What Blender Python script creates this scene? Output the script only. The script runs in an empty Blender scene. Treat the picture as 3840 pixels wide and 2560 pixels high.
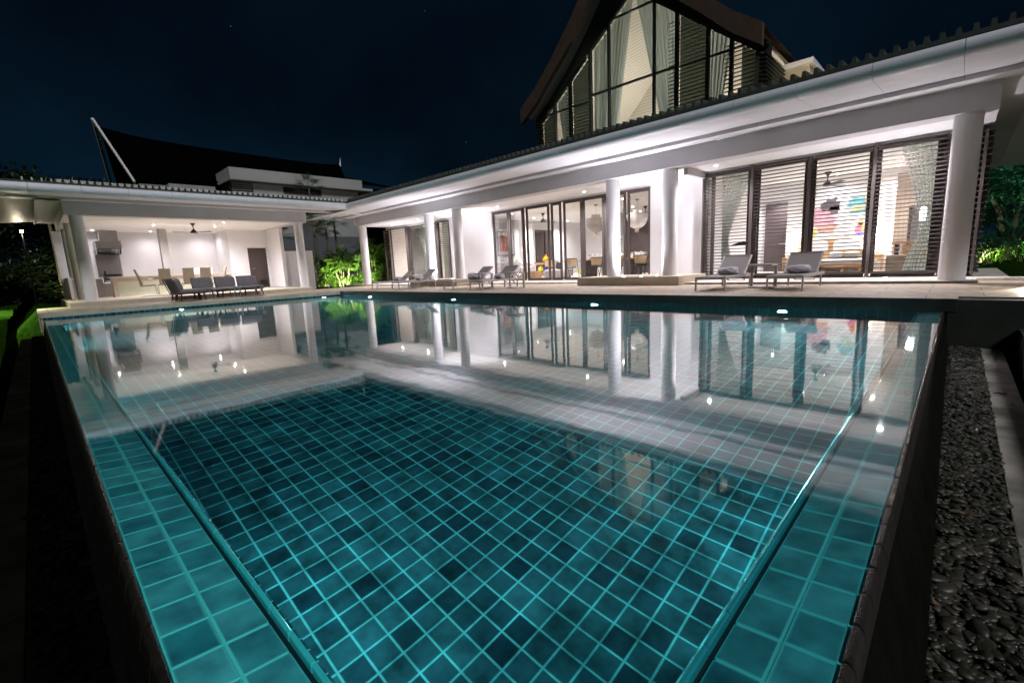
import bpy, math, random
from mathutils import Vector, Matrix, Euler
random.seed(7)
S = bpy.context.scene
COL = S.collection
R = math.radians
PI = math.pi

# ------------------------------------------------------------------ camera
cam_d = bpy.data.cameras.new("camera")
cam = bpy.data.objects.new("camera", cam_d)
COL.objects.link(cam)
yaw, pitch, roll = .773, .1656, -.0464
cy, sy = math.cos(yaw), math.sin(yaw)
fwd = Vector((-sy, cy, 0)); rgt = Vector((cy, sy, 0)); up = Vector((0, 0, 1))
f2 = fwd*math.cos(pitch) - up*math.sin(pitch)
u2 = up*math.cos(pitch) + fwd*math.sin(pitch)
r3 = rgt*math.cos(roll) + u2*math.sin(roll)
u3 = u2*math.cos(roll) - rgt*math.sin(roll)
M = Matrix((r3, u3, -f2)).transposed().to_4x4()
M.translation = Vector((0, 0, .9))
cam.matrix_world = M
cam_d.sensor_width = 36
cam_d.lens = 18*.8942
cam_d.clip_start = .02
cam_d.clip_end = 500
S.camera = cam

# ------------------------------------------------------------------ world: a clear night sky
W = bpy.data.worlds.new("World"); S.world = W
W.use_nodes = True
nt = W.node_tree; nt.nodes.clear()
def wn(t, **k):
    n = nt.nodes.new(t)
    for a, b in k.items(): setattr(n, a, b)
    return n
tc = wn('ShaderNodeTexCoord'); sep = wn('ShaderNodeSeparateXYZ')
nt.links.new(tc.outputs['Generated'], sep.inputs[0])
cr = wn('ShaderNodeValToRGB')
cr.color_ramp.elements[0].position = 0; cr.color_ramp.elements[0].color = (.0009, .0042, .0080, 1)
cr.color_ramp.elements[1].position = .75; cr.color_ramp.elements[1].color = (.0003, .0008, .0014, 1)
e = cr.color_ramp.elements.new(.28); e.color = (.0005, .0020, .0042, 1)
nt.links.new(sep.outputs['Z'], cr.inputs[0])
nz = wn('ShaderNodeTexNoise'); nz.inputs['Scale'].default_value = 2.2; nz.inputs['Detail'].default_value = 5
nt.links.new(tc.outputs['Generated'], nz.inputs['Vector'])
cr2 = wn('ShaderNodeValToRGB')
cr2.color_ramp.elements[0].position = .35; cr2.color_ramp.elements[0].color = (.55, .55, .55, 1)
cr2.color_ramp.elements[1].position = .75; cr2.color_ramp.elements[1].color = (2.6, 2.8, 2.9, 1)
nt.links.new(nz.outputs['Fac'], cr2.inputs[0])
mx = wn('ShaderNodeMix', data_type='RGBA', blend_type='MULTIPLY'); mx.inputs[0].default_value = 1
nt.links.new(cr.outputs[0], mx.inputs[6]); nt.links.new(cr2.outputs[0], mx.inputs[7])
vs = wn('ShaderNodeTexVoronoi'); vs.inputs['Scale'].default_value = 55
nt.links.new(tc.outputs['Generated'], vs.inputs['Vector'])
lt = wn('ShaderNodeMath', operation='LESS_THAN'); lt.inputs[1].default_value = .022
nt.links.new(vs.outputs['Distance'], lt.inputs[0])
sc_ = wn('ShaderNodeSeparateColor'); nt.links.new(vs.outputs['Color'], sc_.inputs[0])
gt = wn('ShaderNodeMath', operation='GREATER_THAN'); gt.inputs[1].default_value = .955
nt.links.new(sc_.outputs[0], gt.inputs[0])
ml = wn('ShaderNodeMath', operation='MULTIPLY'); nt.links.new(lt.outputs[0], ml.inputs[0]); nt.links.new(gt.outputs[0], ml.inputs[1])
ad = wn('ShaderNodeMix', data_type='RGBA', blend_type='ADD'); nt.links.new(ml.outputs[0], ad.inputs[0])
nt.links.new(mx.outputs[2], ad.inputs[6]); ad.inputs[7].default_value = (.25, .32, .4, 1)
bg = wn('ShaderNodeBackground'); bg.inputs['Strength'].default_value = 1
wo = wn('ShaderNodeOutputWorld')
nt.links.new(ad.outputs[2], bg.inputs[0]); nt.links.new(bg.outputs[0], wo.inputs[0])
# moon: unseen, added to brighten the ledges and facades
ml_ = bpy.data.lights.new("moon", 'SUN'); ml_.energy = .95; ml_.angle = R(12); ml_.color = (.93, .96, 1)
mo = bpy.data.objects.new("moon", ml_); COL.objects.link(mo); mo.rotation_euler = Vector((-.70, .30, -.75)).to_track_quat('-Z', 'Y').to_euler()

S.view_settings.view_transform = 'Standard'; S.view_settings.look = 'None'
S.view_settings.exposure = .78; S.view_settings.gamma = 1
cyc = S.cycles
cyc.use_denoising = True
try: cyc.denoiser = 'OPENIMAGEDENOISE'
except Exception: pass
cyc.max_bounces = 10; cyc.diffuse_bounces = 5; cyc.glossy_bounces = 5; cyc.transmission_bounces = 8
cyc.transparent_max_bounces = 16; cyc.sample_clamp_indirect = 5; cyc.blur_glossy = .3

# ------------------------------------------------------------------ materials
MATS = {}
def newmat(name):
    m = bpy.data.materials.new(name); m.use_nodes = True; MATS[name] = m
    return m, m.node_tree, m.node_tree.nodes['Principled BSDF']
def nd(t, typ, **k):
    n = t.nodes.new(typ)
    for a, b in k.items(): setattr(n, a, b)
    return n
def pmat(name, col, rough=.6, metal=0, var=.12, vscale=6, bump=0, bscale=40, emit=None, es=0, spec=None, stretch=None, dirt=None):
    m, t, p = newmat(name)
    p.inputs['Roughness'].default_value = rough; p.inputs['Metallic'].default_value = metal
    if spec is not None: p.inputs['Specular IOR Level'].default_value = spec
    tcn = nd(t, 'ShaderNodeTexCoord'); vec = tcn.outputs['Object']
    if stretch:
        mp = nd(t, 'ShaderNodeMapping'); mp.inputs['Scale'].default_value = stretch
        t.links.new(vec, mp.inputs[0]); vec = mp.outputs[0]
    n = nd(t, 'ShaderNodeTexNoise'); n.inputs['Scale'].default_value = vscale; n.inputs['Detail'].default_value = 6
    t.links.new(vec, n.inputs['Vector'])
    r = nd(t, 'ShaderNodeValToRGB')
    r.color_ramp.elements[0].position = .3; r.color_ramp.elements[1].position = .7
    r.color_ramp.elements[0].color = tuple(c*(1-var) for c in col)+(1,)
    r.color_ramp.elements[1].color = tuple(min(1, c*(1+var)) for c in col)+(1,)
    if dirt: r.color_ramp.elements[0].color = dirt+(1,)
    t.links.new(n.outputs['Fac'], r.inputs[0]); t.links.new(r.outputs[0], p.inputs['Base Color'])
    if bump:
        b = nd(t, 'ShaderNodeBump'); b.inputs['Strength'].default_value = bump; b.inputs['Distance'].default_value = .01
        n2 = nd(t, 'ShaderNodeTexNoise'); n2.inputs['Scale'].default_value = bscale; n2.inputs['Detail'].default_value = 4
        t.links.new(vec, n2.inputs['Vector']); t.links.new(n2.outputs['Fac'], b.inputs['Height']); t.links.new(b.outputs[0], p.inputs['Normal'])
    if emit:
        p.inputs['Emission Color'].default_value = emit+(1,); p.inputs['Emission Strength'].default_value = es
    return m
def tilemat(name, axes, size, c1, c2, grout, gs=.006, off=(0, 0), rough=.25, smooth=.3, brick=0, bump=.4, cvar=None, metal=0):
    """square tiles with grout, laid out on two object axes"""
    m, t, p = newmat(name)
    tcn = nd(t, 'ShaderNodeTexCoord'); s = nd(t, 'ShaderNodeSeparateXYZ'); c = nd(t, 'ShaderNodeCombineXYZ')
    t.links.new(tcn.outputs['Object'], s.inputs[0])
    for i, a in enumerate(axes):
        ad_ = nd(t, 'ShaderNodeMath', operation='ADD'); ad_.inputs[1].default_value = -off[i]
        t.links.new(s.outputs[a], ad_.inputs[0]); t.links.new(ad_.outputs[0], c.inputs[i])
    b = nd(t, 'ShaderNodeTexBrick', offset=brick, squash=1)
    b.inputs['Scale'].default_value = 1; b.inputs['Mortar Size'].default_value = gs; b.inputs['Mortar Smooth'].default_value = smooth
    b.inputs['Brick Width'].default_value = size[0]; b.inputs['Row Height'].default_value = size[1]; b.inputs['Bias'].default_value = 0
    b.inputs['Color1'].default_value = c1+(1,); b.inputs['Color2'].default_value = c2+(1,); b.inputs['Mortar'].default_value = grout+(1,)
    t.links.new(c.outputs[0], b.inputs['Vector'])
    n = nd(t, 'ShaderNodeTexNoise'); n.inputs['Scale'].default_value = 7; n.inputs['Detail'].default_value = 5
    t.links.new(tcn.outputs['Object'], n.inputs['Vector'])
    r = nd(t, 'ShaderNodeValToRGB'); r.color_ramp.elements[0].position = .3; r.color_ramp.elements[1].position = .72
    lo = cvar or .6
    r.color_ramp.elements[0].color = (lo, lo, lo, 1); r.color_ramp.elements[1].color = (1.35, 1.35, 1.35, 1)
    t.links.new(n.outputs['Fac'], r.inputs[0])
    mu = nd(t, 'ShaderNodeMix', data_type='RGBA', blend_type='MULTIPLY'); mu.inputs[0].default_value = 1
    t.links.new(b.outputs['Color'], mu.inputs[6]); t.links.new(r.outputs[0], mu.inputs[7]); t.links.new(mu.outputs[2], p.inputs['Base Color'])
    p.inputs['Roughness'].default_value = rough; p.inputs['Metallic'].default_value = metal
    bp = nd(t, 'ShaderNodeBump', invert=True); bp.inputs['Strength'].default_value = bump; bp.inputs['Distance'].default_value = .004
    t.links.new(b.outputs['Fac'], bp.inputs['Height']); t.links.new(bp.outputs[0], p.inputs['Normal'])
    return m
def emat(name, col, s):
    m, t, p = newmat(name)
    p.inputs['Base Color'].default_value = (.8, .8, .8, 1)
    p.inputs['Emission Color'].default_value = col+(1,); p.inputs['Emission Strength'].default_value = s
    return m

WHITE = pmat('white_render', (.79, .775, .79), .75, var=.03, vscale=1.5, bump=.08, bscale=60)
CEIL = pmat('white_ceiling_paint', (.82, .81, .80), .7, var=.02)
PANEL = pmat('white_metal_panel', (.74, .72, .75), .38, var=.03, vscale=2)
BEAM = pmat('grey_render', (.52, .50, .51), .7, var=.05, vscale=1.5, bump=.08)
COLM = pmat('column_paint', (.72, .70, .71), .55, var=.03, vscale=2)
DARKFR = pmat('bronze_aluminium', (.095, .078, .072), .45, metal=.2, var=.1)
SLAT = pmat('bronze_slats', (.085, .066, .062), .42, metal=.2, var=.08)
SLATD = pmat('dark_slats', (.035, .038, .026), .6, var=.15)
TILE_ROOF = pmat('dark_roof_tiles', (.05, .055, .045), .7, var=.3, vscale=8, bump=.3)
TILE_END = pmat('roof_tile_ends', (.50, .49, .44), .7, var=.25, vscale=12)
ROOFM = pmat('brown_roof_timber', (.085, .052, .035), .6, var=.25, vscale=5, stretch=(1, .2, 1))
FARROOF = pmat('black_shingles', (.0012, .0012, .0014), 1, spec=0, var=.3, vscale=10, bump=.4)
FARWALL = pmat('far_white_wall', (.33, .325, .31), .85, var=.06, vscale=.8)
def deckmat():
    m = tilemat('sandstone_paving', (0, 1), (1.2, .6), (.33, .255, .185), (.42, .335, .25), (.09, .07, .05), gs=.006, off=(.3, 8.6), rough=.62, smooth=.1, brick=.5, bump=.3, cvar=.78)
    return m
DECK = deckmat()
COPING = pmat('sandstone_edge', (.40, .34, .26), .65, var=.15, vscale=5, bump=.2)
TERR = tilemat('pale_terrace_stone', (0, 1), (1.2, 1.2), (.60, .55, .48), (.66, .60, .53), (.2, .18, .15), gs=.005, rough=.4, smooth=.1, bump=.2, cvar=.85)
PLINTH = pmat('stone_plinth', (.50, .43, .33), .7, var=.12, vscale=4, bump=.15)
T1, T2, GR = (.009, .050, .075), (.032, .165, .20), (.15, .74, .76)
FLOORT = tilemat('pool_floor_tiles', (0, 1), (.1335, .1335), T1, T2, GR, gs=.0095, off=(-2.434, 1.635), smooth=1, cvar=.35)  # wide soft cyan grout stands in for the glow round the joints
WALLX = tilemat('pool_wall_tiles_x', (0, 2), (.1335, .1335), (.005, .03, .045), (.016, .085, .105), (.06, .30, .30), gs=.006, off=(0, .05), smooth=.4)  # wall tile and grout colours darkened to stand for the unlit house-side wall
WALLY = tilemat('pool_wall_tiles_y', (1, 2), (.1335, .1335), (.005, .03, .045), (.016, .085, .105), (.06, .30, .30), gs=.006, off=(0, .05), smooth=.4)
L1c, L2c = (.020, .155, .185), (.045, .24, .27)
LEDGEX = tilemat('ledge_tiles_x', (0, 1), (.1413, .5), L1c, L2c, (.25, .8, .76), gs=.0042, smooth=.5, cvar=.6, bump=.8)
LEDGEY = tilemat('ledge_tiles_y', (1, 0), (.1413, .5), L1c, L2c, (.25, .8, .76), gs=.0042, smooth=.5, cvar=.6, bump=.8)
NOSE = pmat('teal_nosing_glaze', (.07, .72, .75), .15, var=.08, vscale=9)
LIPD = pmat('unlit_coping_tile', (.02, .015, .013), .14, var=.3, vscale=25, bump=.2, bscale=160)  # left lip: darker copy, the missing light is in the colour
LIPM = pmat('shaded_coping_tile', (.032, .026, .025), .16, var=.3, vscale=25, bump=.2, bscale=160)  # lip colour darkened for its dimly lit outer side
GROUTJ = pmat('joint_grout', (.16, .96, .95), .5, var=.03)  # bright cyan stands in for the glow in the ledge joints
OUTW = pmat('unlit_outer_wall', (.0035, .0036, .002), .7, spec=.1, var=.6, vscale=6, bump=.6, bscale=25)  # near black: the outer wall's shade is put into its colour
DARKW = pmat('dark_retaining_wall', (.016, .022, .014), .8, var=.35, vscale=3, bump=.3)
BED = pmat('wet_channel_bed', (.018, .017, .014), .4, var=.4, bump=.5)
KERB = pmat('concrete_kerb', (.44, .385, .34), .8, var=.2, vscale=3, bump=.35, dirt=(.10, .095, .07))
STONES = [pmat('pebble_grey', (.036, .032, .024), .45, var=.35, vscale=15), pmat('pebble_green', (.019, .021, .010), .45, var=.4, vscale=15), pmat('pebble_pale', (.085, .072, .055), .42, var=.3, vscale=15)]
STONESD = [pmat('unlit_pebble', (.0016, .0016, .0014), 1, var=.4, spec=0), pmat('unlit_green_pebble', (.0013, .0016, .001), 1, var=.4, spec=0), pmat('unlit_pale_pebble', (.0026, .0025, .002), 1, var=.3, spec=0)]  # near-black pebble copies: the dark of the left channel is painted in
FABRIC = pmat('charcoal_cushion', (.17, .15, .16), .9, var=.12, vscale=10, bump=.3, bscale=300)
FABD = pmat('dark_cushion_side', (.07, .065, .07), .9, var=.15)
SLING = pmat('taupe_sling', (.20, .172, .168), .7, var=.1, vscale=60, bump=.25, bscale=400, stretch=(1, 8, 1))
ALU = pmat('taupe_powdercoat', (.40, .36, .345), .4, metal=.15, var=.06)
TOWEL = pmat('grey_towel', (.46, .42, .46), .95, var=.2, vscale=25, bump=.9, bscale=150)
BLACK = pmat('black_enamel', (.012, .012, .014), .3, var=.2)
WOODD = pmat('dark_teak', (.06, .032, .018), .5, var=.3, vscale=8, stretch=(1, 1, 8))
WOODL = pmat('oak_wood', (.55, .33, .16), .45, var=.2, vscale=5, stretch=(1, 6, 1))
WOODM = pmat('walnut_panel', (.075, .055, .055), .5, var=.25, vscale=4, stretch=(6, 6, .6))
WOODG = pmat('grey_oak_veneer', (.36, .27, .20), .5, var=.2, vscale=4, stretch=(8, 8, .5))
STEEL = pmat('brushed_steel', (.36, .34, .33), .32, metal=.85, var=.08, vscale=3, stretch=(1, 20, 1))
CHROME = pmat('chrome', (.8, .8, .8), .12, metal=1, var=.02)
CREAM = pmat('cream_leather', (.47, .41, .33), .5, var=.08, bump=.1)
SAGE = pmat('pale_sage_glass', (.62, .66, .56), .12, var=.03)
PUTTY = pmat('putty_trim', (.50, .43, .37), .5, var=.05)
DOORD = pmat('dark_brown_door', (.065, .048, .043), .5, var=.15, vscale=5, stretch=(1, 1, 30))
CANE = pmat('cane_weave', (.62, .44, .27), .6, var=.15, vscale=60)
LINEN = pmat('white_linen', (.82, .80, .79), .85, var=.04, bump=.2, bscale=30)
SOFA = pmat('pale_sofa_fabric', (.55, .49, .50), .9, var=.08, bump=.2, bscale=80)
YEL = pmat('yellow_glaze', (.72, .32, .01), .12, var=.15)
LIME = pmat('chartreuse_glaze', (.55, .48, .02), .15, var=.2)
BLUE = pmat('cobalt_glaze', (.02, .03, .35), .15, var=.2)
GRASS = pmat('lawn_turf', (.011, .030, .003), 1, spec=0, var=.5, vscale=9, bump=1, bscale=60)
TRUNK = pmat('palm_trunk', (.12, .10, .07), .85, var=.35, vscale=8, stretch=(1, 1, 4), bump=.5)
GLASSW = pmat('wine_glass', (.9, .9, .9), .05, var=0)
GLASSW.node_tree.nodes['Principled BSDF'].inputs['Transmission Weight'].default_value = 1
def leafmat(name, c1, c2):
    m, t, p = newmat(name)
    g = nd(t, 'ShaderNodeNewGeometry'); r = nd(t, 'ShaderNodeValToRGB')
    r.color_ramp.elements[0].color = c1+(1,); r.color_ramp.elements[1].color = c2+(1,)
    t.links.new(g.outputs['Random Per Island'], r.inputs[0]); t.links.new(r.outputs[0], p.inputs['Base Color'])
    p.inputs['Roughness'].default_value = .42
    tr = nd(t, 'ShaderNodeBsdfTranslucent'); t.links.new(r.outputs[0], tr.inputs[0])
    mi = nd(t, 'ShaderNodeMixShader'); mi.inputs[0].default_value = .25
    t.links.new(p.outputs[0], mi.inputs[1]); t.links.new(tr.outputs[0], mi.inputs[2])
    t.links.new(mi.outputs[0], t.nodes['Material Output'].inputs[0])
    return m
LEAF = leafmat('bright_leaf', (.012, .055, .006), (.16, .30, .03))
LEAFD = leafmat('dark_leaf', (.010, .035, .010), (.045, .10, .02))
LEAFN = leafmat('night_leaf', (.010, .020, .008), (.03, .05, .018))
LEAFT = leafmat('garden_leaf', (.02, .10, .05), (.07, .24, .11))
def curtmat(name, col, tra):
    m, t, p = newmat(name)
    t.nodes.remove(p)
    d = nd(t, 'ShaderNodeBsdfDiffuse'); d.inputs[0].default_value = col+(1,)
    tl = nd(t, 'ShaderNodeBsdfTranslucent'); tl.inputs[0].default_value = col+(1,)
    a = nd(t, 'ShaderNodeMixShader'); a.inputs[0].default_value = .55
    t.links.new(d.outputs[0], a.inputs[1]); t.links.new(tl.outputs[0], a.inputs[2])
    x = nd(t, 'ShaderNodeBsdfTransparent'); b = nd(t, 'ShaderNodeMixShader'); b.inputs[0].default_value = tra
    t.links.new(a.outputs[0], b.inputs[1]); t.links.new(x.outputs[0], b.inputs[2])
    t.links.new(b.outputs[0], t.nodes['Material Output'].inputs[0])
    return m
SHEER = curtmat('sheer_curtain', (.70, .76, .70), .18)
SHEERG = curtmat('green_white_sheer', (.46, .51, .47), .03)
MESHG = curtmat('wire_mesh_shade', (.55, .50, .46), .55)
def panemat():
    m, t, p = newmat('clear_glass'); t.nodes.remove(p)
    x = nd(t, 'ShaderNodeBsdfTransparent'); x.inputs[0].default_value = (.94, .96, .955, 1)
    g = nd(t, 'ShaderNodeBsdfGlossy'); g.inputs['Roughness'].default_value = .01
    f = nd(t, 'ShaderNodeFresnel'); f.inputs[0].default_value = 1.45
    k = nd(t, 'ShaderNodeMath', operation='MULTIPLY'); k.inputs[1].default_value = .8
    mi = nd(t, 'ShaderNodeMixShader'); t.links.new(f.outputs[0], k.inputs[0]); t.links.new(k.outputs[0], mi.inputs[0])
    t.links.new(x.outputs[0], mi.inputs[1]); t.links.new(g.outputs[0], mi.inputs[2])
    t.links.new(mi.outputs[0], t.nodes['Material Output'].inputs[0])
    return m
PANE = panemat()
def watermat(name='pool_water', thin=False):
    m, t, p = newmat(name); t.nodes.remove(p)
    if thin: rf = nd(t, 'ShaderNodeBsdfTransparent')
    else:
        rf = nd(t, 'ShaderNodeBsdfRefraction'); rf.inputs['IOR'].default_value = 1.33; rf.inputs['Roughness'].default_value = 0
    rf.inputs['Color'].default_value = (.82, 1, .99, 1)
    g = nd(t, 'ShaderNodeBsdfGlossy'); g.inputs['Roughness'].default_value = .042
    f = nd(t, 'ShaderNodeFresnel'); f.inputs[0].default_value = 1.36
    if thin:   # a film of water: the light leaves it as it enters it
        gb = nd(t, 'ShaderNodeNewGeometry'); mr = nd(t, 'ShaderNodeMapRange'); mr.inputs['To Min'].default_value = 1.36; mr.inputs['To Max'].default_value = 1/1.36
        t.links.new(gb.outputs['Backfacing'], mr.inputs[0]); t.links.new(mr.outputs[0], f.inputs[0])
    gn = nd(t, 'ShaderNodeFloatCurve'); cv = gn.mapping.curves[0]
    cv.points[0].location = (0, 0); cv.points[1].location = (1, 1)
    for px_, py_ in ((.02, .022), (.035, .06), (.07, .20), (.13, .42), (.25, .62), (.45, .74), (.7, .80), (.9, .85)): cv.points.new(px_, py_)
    gn.mapping.update()
    mi = nd(t, 'ShaderNodeMixShader'); t.links.new(f.outputs[0], gn.inputs['Value']); t.links.new(gn.outputs[0], mi.inputs[0])
    tcn = nd(t, 'ShaderNodeTexCoord'); n = nd(t, 'ShaderNodeTexNoise'); n.inputs['Scale'].default_value = 1.3; n.inputs['Detail'].default_value = 2
    t.links.new(tcn.outputs['Object'], n.inputs['Vector'])
    b = nd(t, 'ShaderNodeBump'); b.inputs['Strength'].default_value = .12; b.inputs['Distance'].default_value = .02
    t.links.new(n.outputs['Fac'], b.inputs['Height'])
    t.links.new(b.outputs[0], g.inputs['Normal'])
    t.links.new(rf.outputs[0], mi.inputs[1]); t.links.new(g.outputs[0], mi.inputs[2])
    t.links.new(mi.outputs[0], t.nodes['Material Output'].inputs[0])
    return m
WATER = watermat()
FILM = watermat('thin_water_film', True)
def plankmat():
    m, t, p = newmat('planked_timber')
    tcn = nd(t, 'ShaderNodeTexCoord'); mp = nd(t, 'ShaderNodeMapping'); mp.inputs['Rotation'].default_value = (R(-30), 0, 0)
    t.links.new(tcn.outputs['Object'], mp.inputs[0]); w = nd(t, 'ShaderNodeTexWave', bands_direction='Z', wave_profile='SAW'); w.inputs['Scale'].default_value = 3.0
    w.inputs['Distortion'].default_value = 0
    t.links.new(mp.outputs[0], w.inputs['Vector'])
    r = nd(t, 'ShaderNodeValToRGB'); r.color_ramp.elements[0].position = 0; r.color_ramp.elements[0].color = (.13, .11, .085, 1)
    r.color_ramp.elements[1].position = .18; r.color_ramp.elements[1].color = (.55, .51, .43, 1)
    t.links.new(w.outputs['Fac'], r.inputs[0]); t.links.new(r.outputs[0], p.inputs['Base Color']); p.inputs['Roughness'].default_value = .6
    return m
PLANK = plankmat()
LAMPW = emat('lamp_white', (1, .93, .86), 45)
LAMPC = emat('lamp_cool', (.93, .95, 1), 45)
LAMPP = emat('pool_lamp_lens', (.75, .97, 1), 60)
LAMPG = emat('garden_lamp_lens', (1, .85, .6), 90)
SHADE = emat('lit_lampshade', (1, .86, .66), 5)
SHADE2 = pmat('beige_lampshade', (.50, .42, .34), .8)

# ------------------------------------------------------------------ mesh builder
def wloc(o):
    v = Vector((0, 0, 0))
    while o is not None:
        v = v + o.location; o = o.parent
    return v
class MB:
    def __init__(s): s.v = []; s.f = []; s.sm = []; s.mi = []; s.cur = 0
    def add(s, vs, fs, smooth=False):
        b = len(s.v); s.v += [tuple(v) for v in vs]
        for f in fs: s.f.append(tuple(b+i for i in f)); s.sm.append(smooth); s.mi.append(s.cur)
        return s
    def box(s, a, b):
        x0, y0, z0 = min(a[0], b[0]), min(a[1], b[1]), min(a[2], b[2]); x1, y1, z1 = max(a[0], b[0]), max(a[1], b[1]), max(a[2], b[2])
        return s.add([(x0, y0, z0), (x1, y0, z0), (x1, y1, z0), (x0, y1, z0), (x0, y0, z1), (x1, y0, z1), (x1, y1, z1), (x0, y1, z1)],
                     [(3, 2, 1, 0), (4, 5, 6, 7), (0, 1, 5, 4), (1, 2, 6, 5), (2, 3, 7, 6), (3, 0, 4, 7)])
    def quad(s, *p): return s.add(p, [tuple(range(len(p)))])
    def prism(s, poly, axis, a, b, smooth=False):
        """poly in the two other axes (order x,y,z without axis), extruded a..b"""
        def mk(p, t):
            l = list(p); l.insert(axis, t); return tuple(l)
        n = len(poly)
        vs = [mk(p, a) for p in poly]+[mk(p, b) for p in poly]
        s.add(vs, [tuple(range(n))[::-1], tuple(range(n, 2*n))])
        if smooth: s.add(vs, [])
        b0 = len(s.v)-2*n
        for i in range(n):
            j = (i+1) % n
            s.f.append((b0+i, b0+j, b0+n+j, b0+n+i)); s.sm.append(smooth); s.mi.append(s.cur)
        return s
    def tube(s, pts, r, n=8, caps=True):
        pts = [Vector(p) for p in pts]; k = len(pts)
        rs = r if isinstance(r, (list, tuple)) else [r]*k
        rings = []
        for i, p in enumerate(pts):
            d = (pts[min(i+1, k-1)]-pts[max(i-1, 0)]).normalized()
            a = Vector((0, 0, 1)) if abs(d.z) < .9 else Vector((1, 0, 0))
            u = d.cross(a).normalized(); w = d.cross(u)
            rings.append([p+(u*math.cos(2*PI*j/n)+w*math.sin(2*PI*j/n))*rs[i] for j in range(n)])
        vs = [q for rg in rings for q in rg]; fs = []
        for i in range(k-1):
            for j in range(n):
                fs.append((i*n+j, i*n+(j+1) % n, (i+1)*n+(j+1) % n, (i+1)*n+j))
        s.add(vs, fs, True)
        if caps: s.add(rings[0], [tuple(range(n))]); s.add(rings[-1], [tuple(range(n))[::-1]])
        return s
    def bar(s, a, b, w, h, upv=(0, 0, 1)):
        a = Vector(a); b = Vector(b); d = (b-a).normalized(); upv = Vector(upv)
        if abs(d.dot(upv)) > .95: upv = Vector((0, 1, 0))
        u = d.cross(upv).normalized()*w/2; v = u.cross(d).normalized()*h/2
        vs = [a-u-v, a+u-v, a+u+v, a-u+v, b-u-v, b+u-v, b+u+v, b-u+v]
        return s.add(vs, [(0, 1, 2, 3), (7, 6, 5, 4), (0, 4, 5, 1), (1, 5, 6, 2), (2, 6, 7, 3), (3, 7, 4, 0)])
    def lathe(s, prof, c=(0, 0, 0), n=24, smooth=True):
        c = Vector(c); vs = []; fs = []
        for r, z in prof:
            for j in range(n): vs.append((c.x+r*math.cos(2*PI*j/n), c.y+r*math.sin(2*PI*j/n), c.z+z))
        for i in range(len(prof)-1):
            for j in range(n): fs.append((i*n+j, i*n+(j+1) % n, (i+1)*n+(j+1) % n, (i+1)*n+j))
        s.add(vs, fs, smooth)
        s.add(vs[:n], [tuple(range(n))[::-1]]); s.add(vs[-n:], [tuple(range(n))])
        return s
    def cyl(s, c, r, z0, z1, n=24): return s.lathe([(r, z0), (r, z1)], c, n)
    def cushion(s, a, b, pw=.5, nx=10, ny=6, nz=8):
        """soft pillow box: superellipsoid"""
        a = Vector(a); b = Vector(b); c = (a+b)/2; h = (b-a)/2
        vs = []; fs = []; nu, nv = 28, 14
        def sp(x, p): return math.copysign(abs(x)**p, x)
        for i in range(nv+1):
            t = -PI/2+PI*i/nv
            for j in range(nu):
                u = 2*PI*j/nu
                vs.append((c.x+h.x*sp(math.cos(t), pw)*sp(math.cos(u), pw), c.y+h.y*sp(math.cos(t), pw)*sp(math.sin(u), pw), c.z+h.z*sp(math.sin(t), pw)))
        for i in range(nv):
            for j in range(nu): fs.append((i*nu+j, i*nu+(j+1) % nu, (i+1)*nu+(j+1) % nu, (i+1)*nu+j))
        return s.add(vs, fs, True)
    def xf(s, m, start=0):
        for i in range(start, len(s.v)): s.v[i] = tuple(m @ Vector(s.v[i]))
        return s
    def build(s, name, mat, parent=None, bevel=0, world=False, mats=None, segs=2):
        me = bpy.data.meshes.new(name)
        vs = s.v
        if world and parent is not None:
            w = wloc(parent); vs = [(v[0]-w.x, v[1]-w.y, v[2]-w.z) for v in vs]
        me.from_pydata(vs, [], s.f); me.update()
        me.polygons.foreach_set('use_smooth', s.sm)
        for m in (mats or [mat]): me.materials.append(m)
        if mats: me.polygons.foreach_set('material_index', s.mi)
        o = bpy.data.objects.new(name, me); COL.objects.link(o)
        if parent is not None: o.parent = parent
        if bevel:
            b = o.modifiers.new('bevel', 'BEVEL'); b.width = bevel; b.segments = segs; b.limit_method = 'ANGLE'; b.angle_limit = R(50)
        return o
def tag(o, label=None, cat=None, group=None, kind=None):
    if label: o['label'] = label
    if cat: o['category'] = cat
    if group: o['group'] = group
    if kind: o['kind'] = kind
    return o
def empty(name, loc, label, cat, group=None, rz=0):
    o = bpy.data.objects.new(name, None); COL.objects.link(o); o.location = loc; o.rotation_euler = (0, 0, rz)
    o.empty_display_size = .2
    return tag(o, label, cat, group)
def struct(mb, name, mat, **k): return tag(mb.build(name, mat, **k), kind='structure')
def children(o): return [c for c in bpy.data.objects if c.parent is o]
def copy_tree(o, parent=None):
    c = o.copy(); COL.objects.link(c)
    if parent is not None: c.parent = parent
    for ch in children(o): copy_tree(ch, c)
    return c
def place(o, loc, rz, label, group=None):
    o.location = loc; o.rotation_euler = (0, 0, rz); o['label'] = label
    if group: o['group'] = group
    return o
def spot(parent, loc, energy, col, size, blend, direction, r=.04):
    l = bpy.data.lights.new('light', 'SPOT'); l.energy = energy; l.color = col; l.spot_size = R(size); l.spot_blend = blend; l.shadow_soft_size = r
    o = bpy.data.objects.new('light', l); COL.objects.link(o); o.parent = parent; o.location = loc
    o.rotation_euler = Vector(direction).to_track_quat('-Z', 'Y').to_euler(); return o
def point(parent, loc, energy, col, r=.06):
    l = bpy.data.lights.new('light', 'POINT'); l.energy = energy; l.color = col; l.shadow_soft_size = r
    o = bpy.data.objects.new('light', l); COL.objects.link(o); o.parent = parent; o.location = loc; return o

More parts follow.
